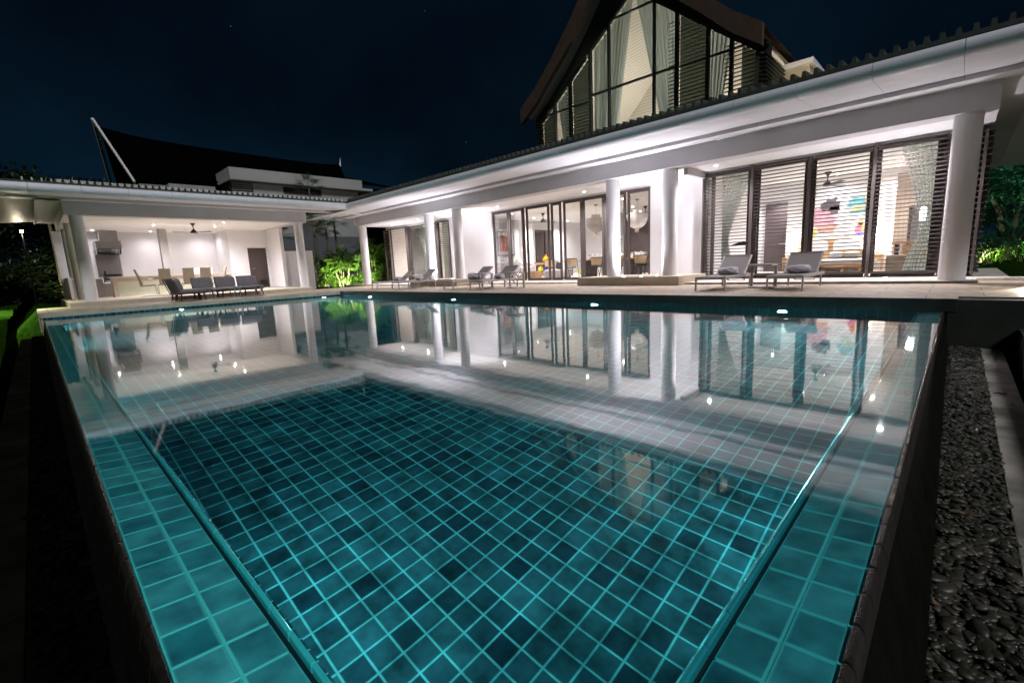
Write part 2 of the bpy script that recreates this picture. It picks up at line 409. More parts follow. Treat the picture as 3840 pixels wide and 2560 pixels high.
# ------------------------------------------------------------------ setting: ground, pool, decks
ZD, ZT = .17, .225
def ground_z(x, y):
    z = -.5
    if y < -.5 or x < -18.3:
        far = min(1, max(0, (-x-14)/9))
        z = -.5+.57*far + .10*math.sin(x*.5+y*.8)*math.exp(-((x+22)/9)**2)
    if y > 9 and x > .3: z = min(.12, -.5+.62*min(1, (y-9)/2))
    return z
def inhole(x, y): return False
g = MB(); N = 110
xs = [-260+200*i/24 for i in range(24)]+[-60+78*i/78 for i in range(78)]+[18+220*i/20 for i in range(21)]
ys = [-200+185*i/20 for i in range(20)]+[-15+60*i/60 for i in range(60)]+[45+220*i/20 for i in range(21)]
vi = {}
vs = []
for i, x in enumerate(xs):
    for j, y in enumerate(ys):
        vi[i, j] = len(vs)
        z = ground_z(x, y)
        if -19.2 < x < .05 and -.6 < y < 9.5: z = -2.2
        elif -40.5 < x < -.9 and -10.2 < y < -.4: z = -1.0
        elif -.4 < x < 2.2 and -5 < y < 9: z = -.62
        elif -21 < x < 2 and -1.4 < y < .6: z = -.62
        elif -24 < x < 0 and y > 9: z = -.1
        vs.append((x, y, z))
fs = [(vi[i, j], vi[i+1, j], vi[i+1, j+1], vi[i, j+1]) for i in range(len(xs)-1) for j in range(len(ys)-1)]
g.add(vs, fs, True)
struct(g, 'lawn_ground', GRASS)
# grassy bank left of the pool
b = MB(); n1, n2 = 60, 26; v = []; fs = []
for i in range(n1+1):
    for j in range(n2+1):
        x = -40+39*i/n1; y = -.62-9.4*(j/n2)**1.3
        far = min(1, max(0, (-x-12)/9)); far = far*far*(3-2*far)
        z = -.47+.52*far+.06*math.sin(x*.9+1.3*y)*far+.03*math.sin(2.3*x-y)
        v.append((x, y, z))
for i in range(n1):
    for j in range(n2): fs.append((i*(n2+1)+j, i*(n2+1)+j+1, (i+1)*(n2+1)+j+1, (i+1)*(n2+1)+j))
b.add(v, fs, True); struct(b, 'grass_bank', GRASS)

XA, YB = -18.0, 8.6
# pool shell
m = MB(); m.quad((XA-.01, .3, -1.5), (-.33, .3, -1.5), (-.33, YB+.01, -1.5), (XA-.01, YB+.01, -1.5)); struct(m, 'pool_floor', FLOORT)
m = MB(); m.quad((XA, YB, -1.5), (-.1, YB, -1.5), (-.1, YB, -.004), (XA, YB, -.004)); struct(m, 'pool_wall', WALLX)
m = MB(); m.quad((XA, .05, -1.5), (XA, YB, -1.5), (XA, YB, .045), (XA, .05, .045)); struct(m, 'pool_wall', WALLY)
m = MB(); m.quad((-.36, .33, -1.5), (XA, .33, -1.5), (XA, .33, -.04), (-.36, .33, -.04)); struct(m, 'pool_wall', WALLX)
m = MB(); m.quad((-.36, YB, -1.5), (-.36, .33, -1.5), (-.36, .33, -.04), (-.36, YB, -.04)); struct(m, 'pool_wall', WALLY)
# ledges: two rows of tiles with a joint, sloping a little to the pool, built as separate bevelled tiles
def ledge(axis, a, b, base, dirn, name, mat):
    """axis 0: runs along x ; rows across y from base outward*dirn"""
    t = MB(); n = int((b-a)/.1413)
    rows = [(.000, .108), (.115, .216)]
    for k in range(n+1):
        p0 = b-(k+1)*.1413+.0028; p1 = b-k*.1413-.0028
        p0 = max(p0, a)
        if p1 <= p0: continue
        for (r0, r1) in rows:
            q0 = base+dirn*r0; q1 = base+dirn*r1
            z0 = -.0065-.085*r0; z1 = -.0065-.085*r1; dz = random.uniform(-.0007, .0007)
            if axis == 0: P = [(p0, q0, z0+dz), (p1, q0, z0+dz), (p1, q1, z1+dz), (p0, q1, z1+dz)]
            else: P = [(q0, p0, z0+dz), (q0, p1, z0+dz), (q1, p1, z1+dz), (q1, p0, z1+dz)]
            D = [(x, y, z-.02) for x, y, z in P]
            fl = (axis == 0) == (dirn > 0)
            top = (0, 1, 2, 3) if fl else (3, 2, 1, 0)
            sides = [(0, 4, 5, 1), (1, 5, 6, 2), (2, 6, 7, 3), (3, 7, 4, 0)]
            if not fl: sides = [tuple(reversed(s_)) for s_ in sides]
            t.add(P+D, [top]+sides)
    return struct(t, name, mat, bevel=.0022, segs=2)
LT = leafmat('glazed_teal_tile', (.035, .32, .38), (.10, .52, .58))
def glaze(m, rough, axis):
    t = m.node_tree; p = t.nodes['Principled BSDF']; p.inputs['Roughness'].default_value = rough
    mo_ = t.nodes['Material Output']; t.links.new(p.outputs[0], mo_.inputs[0])
    ramp = [n for n in t.nodes if n.type == 'VALTORGB'][0]
    n = nd(t, 'ShaderNodeTexNoise'); n.inputs['Scale'].default_value = 9; n.inputs['Detail'].default_value = 7
    tcn = nd(t, 'ShaderNodeTexCoord'); t.links.new(tcn.outputs['Object'], n.inputs['Vector'])
    r = nd(t, 'ShaderNodeValToRGB'); r.color_ramp.elements[0].position = .3; r.color_ramp.elements[1].position = .7
    r.color_ramp.elements[0].color = (.55, .55, .6, 1); r.color_ramp.elements[1].color = (1.4, 1.4, 1.35, 1)
    t.links.new(n.outputs['Fac'], r.inputs[0])
    mu = nd(t, 'ShaderNodeMix', data_type='RGBA', blend_type='MULTIPLY'); mu.inputs[0].default_value = 1
    t.links.new(ramp.outputs[0], mu.inputs[6]); t.links.new(r.outputs[0], mu.inputs[7])
    # bright cyan painted towards the tile edges stands in for joint glow
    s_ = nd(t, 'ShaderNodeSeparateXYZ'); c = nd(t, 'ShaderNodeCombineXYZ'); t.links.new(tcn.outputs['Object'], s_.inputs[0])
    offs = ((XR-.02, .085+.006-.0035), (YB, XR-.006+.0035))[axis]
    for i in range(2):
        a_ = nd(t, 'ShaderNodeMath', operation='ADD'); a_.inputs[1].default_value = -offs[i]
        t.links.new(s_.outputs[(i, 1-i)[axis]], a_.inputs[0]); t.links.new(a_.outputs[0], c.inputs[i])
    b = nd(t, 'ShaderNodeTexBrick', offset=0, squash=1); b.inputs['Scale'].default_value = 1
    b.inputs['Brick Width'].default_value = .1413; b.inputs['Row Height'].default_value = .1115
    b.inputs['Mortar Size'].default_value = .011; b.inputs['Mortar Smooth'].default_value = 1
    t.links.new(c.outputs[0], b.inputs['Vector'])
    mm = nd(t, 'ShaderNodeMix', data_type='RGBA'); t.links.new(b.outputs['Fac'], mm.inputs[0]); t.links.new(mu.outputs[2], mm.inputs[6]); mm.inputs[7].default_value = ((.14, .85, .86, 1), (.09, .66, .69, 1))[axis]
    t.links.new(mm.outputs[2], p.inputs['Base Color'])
XR = -.115
LT2 = leafmat('shaded_glazed_teal_tile', (.018, .16, .20), (.055, .33, .38))  # darker copy of the left ledge tile, its weaker light painted in
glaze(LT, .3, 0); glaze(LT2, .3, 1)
YL, XR = .085, -.115      # inner faces of the outer lips
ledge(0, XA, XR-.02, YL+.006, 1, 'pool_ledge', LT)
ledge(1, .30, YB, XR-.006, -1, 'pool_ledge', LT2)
m = MB()  # grout bed under the ledge tiles
bz = lambda r: -.0085-.085*r
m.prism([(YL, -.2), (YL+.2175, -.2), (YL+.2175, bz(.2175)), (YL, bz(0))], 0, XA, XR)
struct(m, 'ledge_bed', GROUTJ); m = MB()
m.prism([(XR, -.2), (XR-.2175, -.2), (XR-.2175, bz(.2175)), (XR, bz(0))], 1, YL+.224, YB)
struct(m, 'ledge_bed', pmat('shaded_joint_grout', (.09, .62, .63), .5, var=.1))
m = MB(); m.box((XA, YL+.218, -.2), (XR-.2, YL+.249, -.03)); m.box((XR-.218, YL+.249, -.2), (XR-.249, YB, -.03)); struct(m, 'ledge_groove', pmat('dark_groove', (.004, .02, .025), .6))
m = MB()
for (a, bb) in ((YL+.004, YL+.1185),):
    pass
def nosing(axis, a, b, c, dirn, rad, zc, name, mat, gap=.004, squash=1, out=0):
    t = MB(); k = 0; p1 = b
    while p1 > a:
        p0 = max(a, p1-.1413+gap)
        prof = []
        for i in range(9):
            th = PI*i/8
            prof.append((c+rad*math.cos(th), zc+rad*squash*math.sin(th)+random.uniform(-.0006, .0006)))
        prof += [(c-rad, zc-.03), (c+rad, zc-.03)]
        s0 = len(t.v)
        t.prism(prof, axis, p0, p1, smooth=False)
        p1 -= .1413; k += 1
    return struct(t, name, mat, bevel=.003, segs=2)
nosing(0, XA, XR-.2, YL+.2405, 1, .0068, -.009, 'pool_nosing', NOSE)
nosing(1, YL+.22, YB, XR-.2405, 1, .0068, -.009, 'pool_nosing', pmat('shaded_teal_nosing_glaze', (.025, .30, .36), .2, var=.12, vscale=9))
# outer lip: rounded coping tiles and the sloping outer wall
def lip(axis, a, b, c, sgn, name, mat):
    t = MB(); p1 = b
    while p1 > a:
        p0 = max(a, p1-.1413+.008)
        j = random.uniform(-.0015, .0015)
        prof = [(c, -.04), (c+sgn*.001, .001+j), (c+sgn*.004, .005+j), (c+sgn*.010, .0065+j), (c+sgn*.016, .005+j), (c+sgn*.022, -.003), (c+sgn*.026, -.014), (c+sgn*.031, -.04), (c+sgn*.035, -.068), (c+sgn*.02, -.07)]
        if (axis == 0) == (sgn > 0): prof = prof[::-1]
        t.prism(prof, axis, p0, p1); p1 -= .1413
    o = struct(t, name, mat, bevel=.002, segs=2)
    return o
lip(0, XA, XR+.05, YL, -1, 'pool_coping', LIPD)
lip(1, YL-.05, YB, XR, 1, 'pool_coping', LIPM)
m = MB()
m.add([(XA, YL-.03, -.065), (.0, YL-.03, -.065), (.06, YL-.10, -.55), (XA, YL-.10, -.55)], [(3, 2, 1, 0)])
m.add([(XR+.03, YL-.03, -.065), (XR+.03, YB, -.065), (0.0, YB, -.55), (0.06, YL-.10, -.55)], [(3, 2, 1, 0)])
m.box((XA, YL, -.5), (XR, YL+.24, -.21)); m.box((XR-.24, YL+.24, -.5), (XR, YB, -.21))
struct(m, 'pool_outer_wall', OUTW)
# water: one open surface with some surface grid
m = MB(); m.quad((XA, YL+.25, 0), (XR-.25, YL+.25, 0), (XR-.25, YB, 0), (XA, YB, 0)); struct(m, 'pool_water', WATER)
m = MB(); m.quad((XA, YL, 0), (XR, YL, 0), (XR, YL+.25, 0), (XA, YL+.25, 0)); m.quad((XR-.25, YL+.25, 0), (XR, YL+.25, 0), (XR, YB, 0), (XR-.25, YB, 0)); struct(m, 'water_film', FILM)
# deck: along the house and along the pavilion
m = MB()
m.box((XA, YB+.03, -.6), (.035, 16, ZD)); m.box((.035, YB+.40, -.6), (9, 13.3, ZD-.001))
m.box((-22, -.0, -.6), (XA-.03, 16, ZD+.0005))
struct(m, 'deck_paving', DECK, bevel=0)
COPD = pmat('shade_dark_stone_edge', (.028, .030, .024), .45, var=.3, vscale=5, bump=.2)  # shade on the house-side deck edge, put into the stone colour
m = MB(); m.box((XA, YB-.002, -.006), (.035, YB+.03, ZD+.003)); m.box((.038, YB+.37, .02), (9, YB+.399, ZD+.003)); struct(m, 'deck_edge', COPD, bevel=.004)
m = MB(); m.box((XA-.03, -.02, .045), (XA, YB+.03, ZD+.003))
m.box((-22, -.03, -.35), (XA-.0, -.001, ZD+.003))
struct(m, 'deck_edge', COPING, bevel=.004)
m = MB(); m.box((-.05, YB+.005, -.62), (9, YB+.36, ZD-.01)); m.box((.62, 2, -.62), (.75, YB, -.2))
struct(m, 'retaining_wall', DARKW)
m = MB(); m.box((-24.5, 13.75, 0), (.28, 26, ZT-.002)); m.box((.28, 13.0, 0), (9, 13.35, ZT-.003)); m.box((.28, 13.35, 0), (.75, 18, ZT-.004)); m.box((-5.3, 12.0, 0), (.28, 13.75, ZT)); m.box((-24.5, 12.75, 0), (-5.3, 13.75, ZT)); m.box((-24.5, 12.0, 0), (-14.1, 12.75, ZT))
struct(m, 'terrace_floor', TERR, bevel=.006)
# channel with pebbles, kerbs
m = MB(); m.quad((-.2, -6, -.50), (.31, -6, -.50), (.31, YB, -.50), (-.2, YB, -.50)); struct(m, 'channel_bed', BED)
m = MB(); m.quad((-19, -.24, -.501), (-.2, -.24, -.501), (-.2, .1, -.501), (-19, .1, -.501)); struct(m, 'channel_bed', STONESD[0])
KERBD = pmat('unlit_kerb', (.006, .0055, .004), 1, spec=0, var=.5, vscale=3, bump=.3)  # near-black copy of the kerb: the left channel's darkness is painted in
m = MB()
yk = -.44
k = 0
while yk < YB-.05:
    y1 = min(YB, yk+1.1); m.box((.300, yk+.004, -.62), (.500+random.uniform(0, .003), y1, -.476+random.uniform(-.003, .003))); yk += 1.1
xk = -18.2
while xk < .3:
    pass; xk += 1.1
struct(m, 'channel_kerb', KERB, bevel=.006)
m = MB(); xk = -18.2
while xk < .3:
    m.box((xk+.004, -.45, -.62), (min(.299, xk+1.1), -.235, -.49)); xk += 1.1
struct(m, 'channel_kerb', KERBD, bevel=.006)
def pebbles(x0, x1, y0, y1, n, z, mn, mxx, name, mats, lab):
    t = MB()
    ico = [(0, 0, -1), (.72, -.53, -.45), (-.28, -.85, -.45), (-.89, 0, -.45), (-.28, .85, -.45), (.72, .53, -.45), (.28, -.85, .45), (-.72, -.53, .45), (-.72, .53, .45), (.28, .85, .45), (.89, 0, .45), (0, 0, 1)]
    fc = [(0, 1, 2), (1, 0, 5), (0, 2, 3), (0, 3, 4), (0, 4, 5), (1, 5, 10), (2, 1, 6), (3, 2, 7), (4, 3, 8), (5, 4, 9), (1, 10, 6), (2, 6, 7), (3, 7, 8), (4, 8, 9), (5, 9, 10), (6, 10, 11), (7, 6, 11), (8, 7, 11), (9, 8, 11), (10, 9, 11)]
    # one subdivision
    V = [Vector(p).normalized() for p in ico]; F = []; cache = {}
    def mid(a, b_):
        k_ = (min(a, b_), max(a, b_))
        if k_ not in cache: V.append(((V[a]+V[b_])/2).normalized()); cache[k_] = len(V)-1
        return cache[k_]
    for a, b_, c in fc:
        ab, bc, ca = mid(a, b_), mid(b_, c), mid(c, a); F += [(a, ab, ca), (b_, bc, ab), (c, ca, bc), (ab, bc, ca)]
    for i in range(n):
        s0 = random.uniform(mn, mxx) * (1.9 if random.random() < .07 else random.choice((.7, 1, 1.15)))
        sx, sy_, sz = s0, s0*random.uniform(.5, .78), s0*random.uniform(.26, .42)
        mat = Matrix.Translation((random.uniform(x0, x1), random.uniform(y0, y1), z+random.uniform(0, .026))) @ Euler((random.uniform(-.35, .35), random.uniform(-.35, .35), random.uniform(0, 6.3))).to_matrix().to_4x4()
        t.cur = random.choice((0, 0, 1, 1, 2))
        t.add([mat @ Vector((v_.x*sx, v_.y*sy_, v_.z*sz)) for v_ in V], F, True)
    return tag(t.build(name, None, mats=mats), kind='stuff', label=lab, cat='pebbles')
pebbles(.0, .292, .2, 8.55, 6400, -.487, .013, .027, 'river_pebbles', STONES, 'glossy dark river pebbles in the channel right of the pool wall')
pebbles(-18, -.2, -.22, .0, 2600, -.49, .014, .03, 'river_pebbles', STONESD, 'pebbles coloured near black for the unlit channel left of the pool wall')

# ------------------------------------------------------------------ main house
YF, YBAY, YBM = 14.2, 13.7, 12.05      # facade, bay window and beam planes
ZB, ZBT, ZC = 3.22, 3.66, 3.24         # beam underside, beam top, ceiling
HX0, HX1 = -23.4, .28
house = empty('main_house', (-11, 14.2, ZT), 'long white single storey villa wing with round columns and glass walls behind the pool', 'house')
def H(mb, name, mat, **k): return mb.build(name, mat, parent=house, world=True, **k)
for x in (-22.47, -16.68, -14.8, -7.54, -5.77, -.08):
    z0 = {-16.68: .44, -14.8: .44, -7.54: .41, -5.77: .41}.get(x, ZT if x > -20 else ZD)
    c = MB(); c.cyl((x, 12.3, 0), .202, z0, ZB-.002, 40); H(c, 'column', COLM)
m = MB(); m.box((-22.9, YBM, ZB), (.30, YBM+.46, ZBT)); H(m, 'beam', BEAM, bevel=.006)
m = MB(); m.box((-.02, YBM+.464, ZB+.001), (.29, 24, ZBT)); H(m, 'beam', BEAM)
m = MB(); m.box((-5.50, YBM+.464, ZB-.16), (-5.38, YBAY, ZC)); m.box((-5.50, YBAY, 3.10), (-5.38, YF, ZC)); H(m, 'ceiling_drop', BEAM, bevel=.004)
m = MB(); m.box((-22.9, YBM+.464, ZC), (-.024, 14.35, ZC+.05)); H(m, 'porch_ceiling', CEIL)
# eave: fascia strip, sloping soffit panels, rounded gutter in 1.07 m lengths
GJ = [-.186-1.072*k for k in range(-3, 18)]
m = MB(); m.box((-24, 11.62, ZBT), (2.4, YBM, ZBT+.03)); H(m, 'soffit_lip', PANEL)
m = MB()
edges = sorted([-24.4]+GJ+[2.3])
for a, b in zip(edges[:-1], edges[1:]):
    if b-a < .1: continue
    m.box((a+.004, 11.59, ZBT-.008), (b-.004, 11.618, ZBT+.085))
H(m, 'fascia', BEAM)
m = MB()
for a, b in zip(edges[:-1], edges[1:]):
    if b < -19.3 : 
        m.add([(a+.002, 11.59, ZBT+.07), (b-.002, 11.59, ZBT+.07), (b-.002, 9.1, 3.62), (a+.002, 9.1, 3.62)], [(0, 1, 2, 3)]); continue
    y0, z0, z1 = 10.09, 3.606, ZBT+.075
    P = [(a+.003, 11.588, z1), (b-.003, 11.588, z1), (b-.003, y0, z0), (a+.003, y0, z0)]
    m.add(P+[(x, y, z+.02) for x, y, z in P], [(0, 1, 2, 3), (7, 6, 5, 4), (0, 4, 5, 1), (1, 5, 6, 2), (2, 6, 7, 3), (3, 7, 4, 0)])
H(m, 'soffit', PANEL)
m = MB(); GY, GZ, GRr = 10.03, 3.735, .135
for a, b in zip(edges[:-1], edges[1:]):
    if b < -19.4: continue
    a = max(a, -19.45)
    prof = [(GY+GRr*math.cos(t), GZ+GRr*math.sin(t)) for t in [PI*1.55-PI*.95*i/12 for i in range(13)]]
    prof += [(GY+.10, GZ+.13), (GY+.15, GZ-.12)]
    m.prism(prof, 0, a+.004, b-.004, smooth=True)
gut = H(m, 'gutter', PANEL)
m = MB(); m.add([(-24.5, 9.96, GZ+.13), (2.6, 9.96, GZ+.13), (2.6, 20, 5.0), (-24.5, 20, 5.0)], [(0, 1, 2, 3)]); m.box((-24.5, 9.95, GZ+.125), (2.6, 10.3, GZ+.19))
x = -19.3
while x < 2.6:
    m.add([(x-.04, 10.0, GZ+.18), (x+.04, 10.0, GZ+.18), (x+.025, 10.0, GZ+.30), (x-.025, 10.0, GZ+.30), (x-.04, 12.5, GZ+.45), (x+.04, 12.5, GZ+.45), (x+.025, 12.5, GZ+.56), (x-.025, 12.5, GZ+.56)],
          [(3, 2, 1, 0), (4, 5, 6, 7), (0, 1, 5, 4), (1, 2, 6, 5), (2, 3, 7, 6), (3, 0, 4, 7)])
    x += .1795
H(m, 'roof', TILE_ROOF)
# right hand side eave
m = MB()
m.box((.302, YBM, ZBT), (.72, 26, ZBT+.03)); m.box((.72, 11.0, ZBT-.008), (.75, 26, ZBT+.085))
H(m, 'fascia', BEAM)
m = MB(); m.add([(.75, 10.1, 3.73), (2.3, 10.1, 3.61), (2.3, 26, 3.61), (.75, 26, 3.73)], [(3, 2, 1, 0)]); H(m, 'soffit', PANEL)
m = MB(); m.prism([(2.35+GRr*math.cos(t), GZ+GRr*math.sin(t)) for t in [-PI*.75+PI*1.2*i/10 for i in range(11)]]+[(2.2, GZ+.1)], 1, 10, 26); H(m, 'gutter', PANEL)

# facade walls
m = MB()
m.box((-18.0+.1, YF, ZT), (-14.76, YF+.2, ZC)); m.box((-7.33, YF, ZT), (-5.44, YF+.2, ZC))
m.box((-23.4, YF+.03, 3.17), (-17.9, YF+.2, ZC)); m.box((-14.76, YF+.03, 3.15), (-7.33, YF+.2, ZC))
H(m, 'facade_wall', WHITE)
m = MB(); m.box((-5.438, YBAY+.04, ZT), (-5.33, YF+4.9, ZC)); m.box((-5.33, YBAY+.04, 3.15), (-.30, YBAY+.2, ZC)); H(m, 'side_wall', WHITE)
# interior shells: left bedroom, living room, right bedroom
def room(x0, x1, y0, y1, z1, parts):
    m = MB()
    for p in parts:
        if p == 'left': m.box((x0-.12, y0, ZT), (x0, y1, z1))
        if p == 'right': m.box((x1, y0, ZT), (x1+.12, y1, z1))
        if p == 'back': m.box((x0-.12, y1, ZT), (x1+.12, y1+.12, z1))
    H(m, 'interior_wall', WHITE)
    m = MB(); m.box((x0-.12, y0, z1), (x1+.12, y1+.12, z1+.05)); H(m, 'interior_ceiling', CEIL)
room(-23.3, -17.7, YF+.21, 18.5, 3.19, ['back', 'right', 'left'])
room(-16.9, -7.25, YF+.21, 24.2, 3.19, ['left', 'back'])
room(-5.33, -.32, YBAY+.21, 18.4, 3.19, [])
# living room: white pillar block, dark timber wall, dark doorway, skirting
for a, b in (((-13.0, 20.2, ZT), (-12.1, 20.9, 3.18)), ((-7.25, 14.41, ZT), (-7.13, 24.2, 3.18)), ((-16.899, 18.2, ZT), (-16.6, 19.0, 3.18))): m = MB(); m.box(a, b); H(m, 'interior_wall', WHITE)
m = MB(); m.box((-12.0, 20.6, ZT), (-7.26, 20.75, 3.05))
H(m, 'timber_wall', WOODM)
m = MB(); m.box((-16.89, 19.5, ZT), (-16.80, 20.15, 2.72)); m.box((-16.89, 20.26, ZT), (-16.8, 21.0, 2.72)); H(m, 'interior_door', DOORD)
for k in range(7):
    m = MB(); m.box((-12.25, 19.95-.0*k, 1.0+.19*k), (-11.75, 20.15+.28*0, 1.03+.19*k)); m.xf(Matrix.Translation((-.03*k, .06*k, 0))); H(m, 'stair_tread', WHITE)
# right bedroom walls
m = MB(); m.box((-4.25, 18.2, ZT), (-.32, 18.3, 3.18)); m.box((-4.35, 18.2, ZT), (-4.25, 19.0, 3.18)); m.box((-5.33, 18.9, ZT), (-4.25, 19.0, 3.18)); m.box((-5.33, 18.2, 2.78), (-4.35, 18.9, 3.18)); m.box((-.32, YBAY+.2, ZT), (-.22, 18.3, 3.18))
H(m, 'interior_wall', WHITE)
m = MB(); m.box((-5.20, 18.84, ZT), (-4.40, 18.9, 2.62)); H(m, 'interior_door', WOODM)
m = MB(); m.bar((-4.72, 18.80, 1.20), (-4.50, 18.80, 1.20), .02, .02); H(m, 'door_handle', CHROME)
m = MB(); m.box((-1.40, 17.0, ZT), (-1.1, 18.2, 2.9)); m.box((-1.10, 17.0, 2.0), (-.32, 17.08, 2.9)); m.box((-.62, 17.0, ZT), (-.32, 17.08, 2.0)); H(m, 'wardrobe_panel', WOODG)
# left bedroom details
# window makers
def frame_rect(x0, x1, y, z0, z1, w, d, parent, name='window_frame', mat=DARKFR):
    m = MB(); m.box((x0, y-d/2, z0), (x0+w, y+d/2, z1)); m.box((x1-w, y-d/2, z0), (x1, y+d/2, z1))
    m.box((x0+w, y-d/2, z0), (x1-w, y+d/2, z0+w)); m.box((x0+w, y-d/2, z1-w), (x1-w, y+d/2, z1))
    return m.build(name, mat, parent=parent, world=True, bevel=.003)
def window(x0, x1, y, z0=ZT+.02, z1=3.14, w=.055, d=.06, parent=None, name='glass_door'):
    fr = frame_rect(x0, x1, y, z0, z1, w, d, parent or house, name)
    g_ = MB(); g_.box((x0+w, y-.004, z0+w), (x1-w, y+.004, z1-w)); g_.build('pane', PANE, parent=fr, world=True)
    return fr
for a, b in [(-14.75, -13.80), (-13.78, -12.95), (-12.80, -11.60), (-11.50, -11.02), (-10.90, -10.05), (-10.02, -9.12), (-9.10, -8.26), (-8.19, -7.35)]:
    w_ = window(a, b, YF+.08, w=.08)
m = MB(); m.box((-14.76, YF+.0, 3.141), (-7.33, YF+.16, 3.17)); m.box((-14.76, YF-.0, ZT), (-7.33, YF+.16, ZT+.018)); H(m, 'door_track', DARKFR)
# folded leaf standing open
fold = MB(); fold.box((-12.90, YF-.12, ZT+.03), (-12.85, YF+.05, 3.13)); H(fold, 'folded_door_leaf', DARKFR, bevel=.003)
# left bedroom: sliding door between two louvre screens
window(-21.2, -19.4, YF+.1); window(-19.4, -18.75, YF+.12)
def louvre(x0, x1, y, z0, z1, pitch, depth, parent, mat=SLAT, post=True, thick=.016, frame=True, axis=0):
    """one screen: slats mesh + frame mesh"""
    m = MB(); z = z0+.04
    while z < z1-.02:
        if axis == 0: m.box((x0, y-depth/2, z), (x1, y+depth/2, z+thick))
        else: m.box((y-depth/2, x0, z), (y+depth/2, x1, z+thick))
        z += pitch
    sl = m.build('louvre_slats', mat, parent=parent, world=True)
    if frame:
        f = MB()
        if axis == 0:
            f.box((x0-.03, y+depth/2, z0), (x0+.02, y+depth/2+.05, z1)); f.box((x1-.02, y+depth/2, z0), (x1+.03, y+depth/2+.05, z1)); f.box((x0+.02, y+depth/2, z1-.06), (x1-.02, y+depth/2+.05, z1)); f.box((x0+.02, y+depth/2, z0), (x1-.02, y+depth/2+.05, z0+.06))
        else:
            f.box((y-.025, x0-.03, z0), (y+.025, x0+.03, z1)); f.box((y-.025, x0+.03, z1-.05), (y+.025, x1-.03, z1)); f.box((y-.025, x1-.03, z0), (y+.025, x1+.03, z1))
        f.build('louvre_frame', DARKFR, parent=sl, world=True)
    return sl
louvre(-23.55, -21.42, YF-.06, ZT+.05, 3.14, .102, .07, house, mat=pmat('light_bronze_slats', (.34, .25, .22), .4, metal=.2))
m = MB(); m.box((-22.74, YF-.12, ZT), (-22.68, YF-.06, 3.15)); H(m, 'screen_post', SLAT)
for a, b in ((-21.42, -21.22), (-18.74, -18.62)): m = MB(); m.box((a, YF-.02, ZT), (b, YF+.14, 3.16)); H(m, 'door_jamb', DARKFR)
louvre(-18.60, -17.72, YF-.06, ZT+.05, 3.14, .102, .07, house, mat=SLAT)
# right bedroom bay: four screens
BX = [(-5.40, -4.20), (-4.09, -2.88), (-2.77, -1.60), (-1.51, -.34)]
for i, (a, b) in enumerate(BX):
    window(a+.02, b-.02, YBAY+.09, z0=ZT+.03, z1=3.14, w=.05)
    sl = louvre(a+.01, b-.01, YBAY-.035, ZT+.08, 3.13, .0875, .075, house, thick=.021)
m = MB()
for a, b in [(-5.45, -5.41), (-4.19, -4.10), (-2.87, -2.78), (-1.59, -1.52), (-.335, -.30)]: m.box((a, YBAY-.04, ZT), (b, YBAY+.14, 3.15 if a != -4.19 and a != -1.59 else 3.22))
m.box((-5.41, YBAY-.02, 3.151), (-.335, YBAY+.14, 3.185)); m.box((-5.41, YBAY-.03, ZT), (-.335, YBAY+.14, ZT+.028))
m.box((-5.26, YBAY+.15, ZT), (-5.16, YBAY+.19, 3.13)); m.box((-4.03, YBAY+.15, ZT), (-3.98, YBAY+.19, 3.13)); m.box((-.52, YBAY+.15, ZT), (-.40, YBAY+.19, 3.13))
H(m, 'window_post', DARKFR, bevel=.003)
# side screen at the right corner
louvre(13.5, 17.8, .20, ZT+.05, 3.12, .115, .22, house, axis=1, thick=.02)
m = MB(); m.box((.05, 13.6, ZT), (.12, 17.8, 3.15)); H(m, 'side_window', BLACK)

# plinths carrying the column pairs
for (x0, x1, y0, y1, h, lab) in [(-8.41, -5.20, 11.62, 13.4, .41, ''), (-17.3, -14.1, 11.5, 13.0, .44, '')]:
    m = MB(); m.box((x0, y0, ZD), (x1, y1, h)); H(m, 'plinth', PLINTH, bevel=.006)

# upper storey with steep gable
gab = empty('gable_storey', (-8, 14.2, 4.0), 'tall steep gabled upper storey with glazed front, dark timber louvres and curtains', 'building')
def G(mb, name, mat, **k): return mb.build(name, mat, parent=gab, world=True, **k)
prof = [(0, 11.0), (.9, 9.75), (1.7, 8.7), (2.6, 7.7), (3.35, 7.0), (4.05, 6.50)]
thick = .52
GYF, GYB = 13.35, 19.4
left = [(-8-d, z) for d, z in prof][::-1]; right = [(-8+d, z) for d, z in prof]
outer = left[:-1]+right
inner = [(x, z-thick*(1.35 if abs(x+8) < 2 else 1.0)) for x, z in outer]
m = MB(); n = len(outer)
vs = [(x, GYF, z) for x, z in outer]+[(x, GYF, z) for x, z in inner]+[(x, GYF+.18, z) for x, z in outer]+[(x, GYF+.18, z) for x, z in inner]
fs = []
for i in range(n-1):
    fs += [(i, n+i, n+i+1, i+1), (2*n+i, 2*n+i+1, 3*n+i+1, 3*n+i), (i, i+1, 2*n+i+1, 2*n+i), (n+i, 3*n+i, 3*n+i+1, n+i+1)]
fs += [(0, 2*n, 3*n, n), (n-1, 2*n-1, 4*n-1, 3*n-1)]
m.add(vs, fs, False); G(m, 'barge_board', ROOFM)
m = MB()
vs = [(x, GYF+.18, z-.02) for x, z in outer]+[(x, GYB, z-.02) for x, z in outer]; m.add(vs, [(i, i+1, n+i+1, n+i) for i in range(n-1)])
G(m, 'roof', ROOFM)
m = MB()
inn2 = [(x, z-.22) for x, z in outer]
vs = [(x, GYF+.18, z) for x, z in inn2]+[(x, 14.2, z) for x, z in inn2]; m.add(vs, [(i, n+i, n+i+1, i+1) for i in range(n-1)])
G(m, 'overhang_soffit', PLANK)
# glass outline: head slope .79
def gz(x): return 9.12-.79*abs(x+7.98)
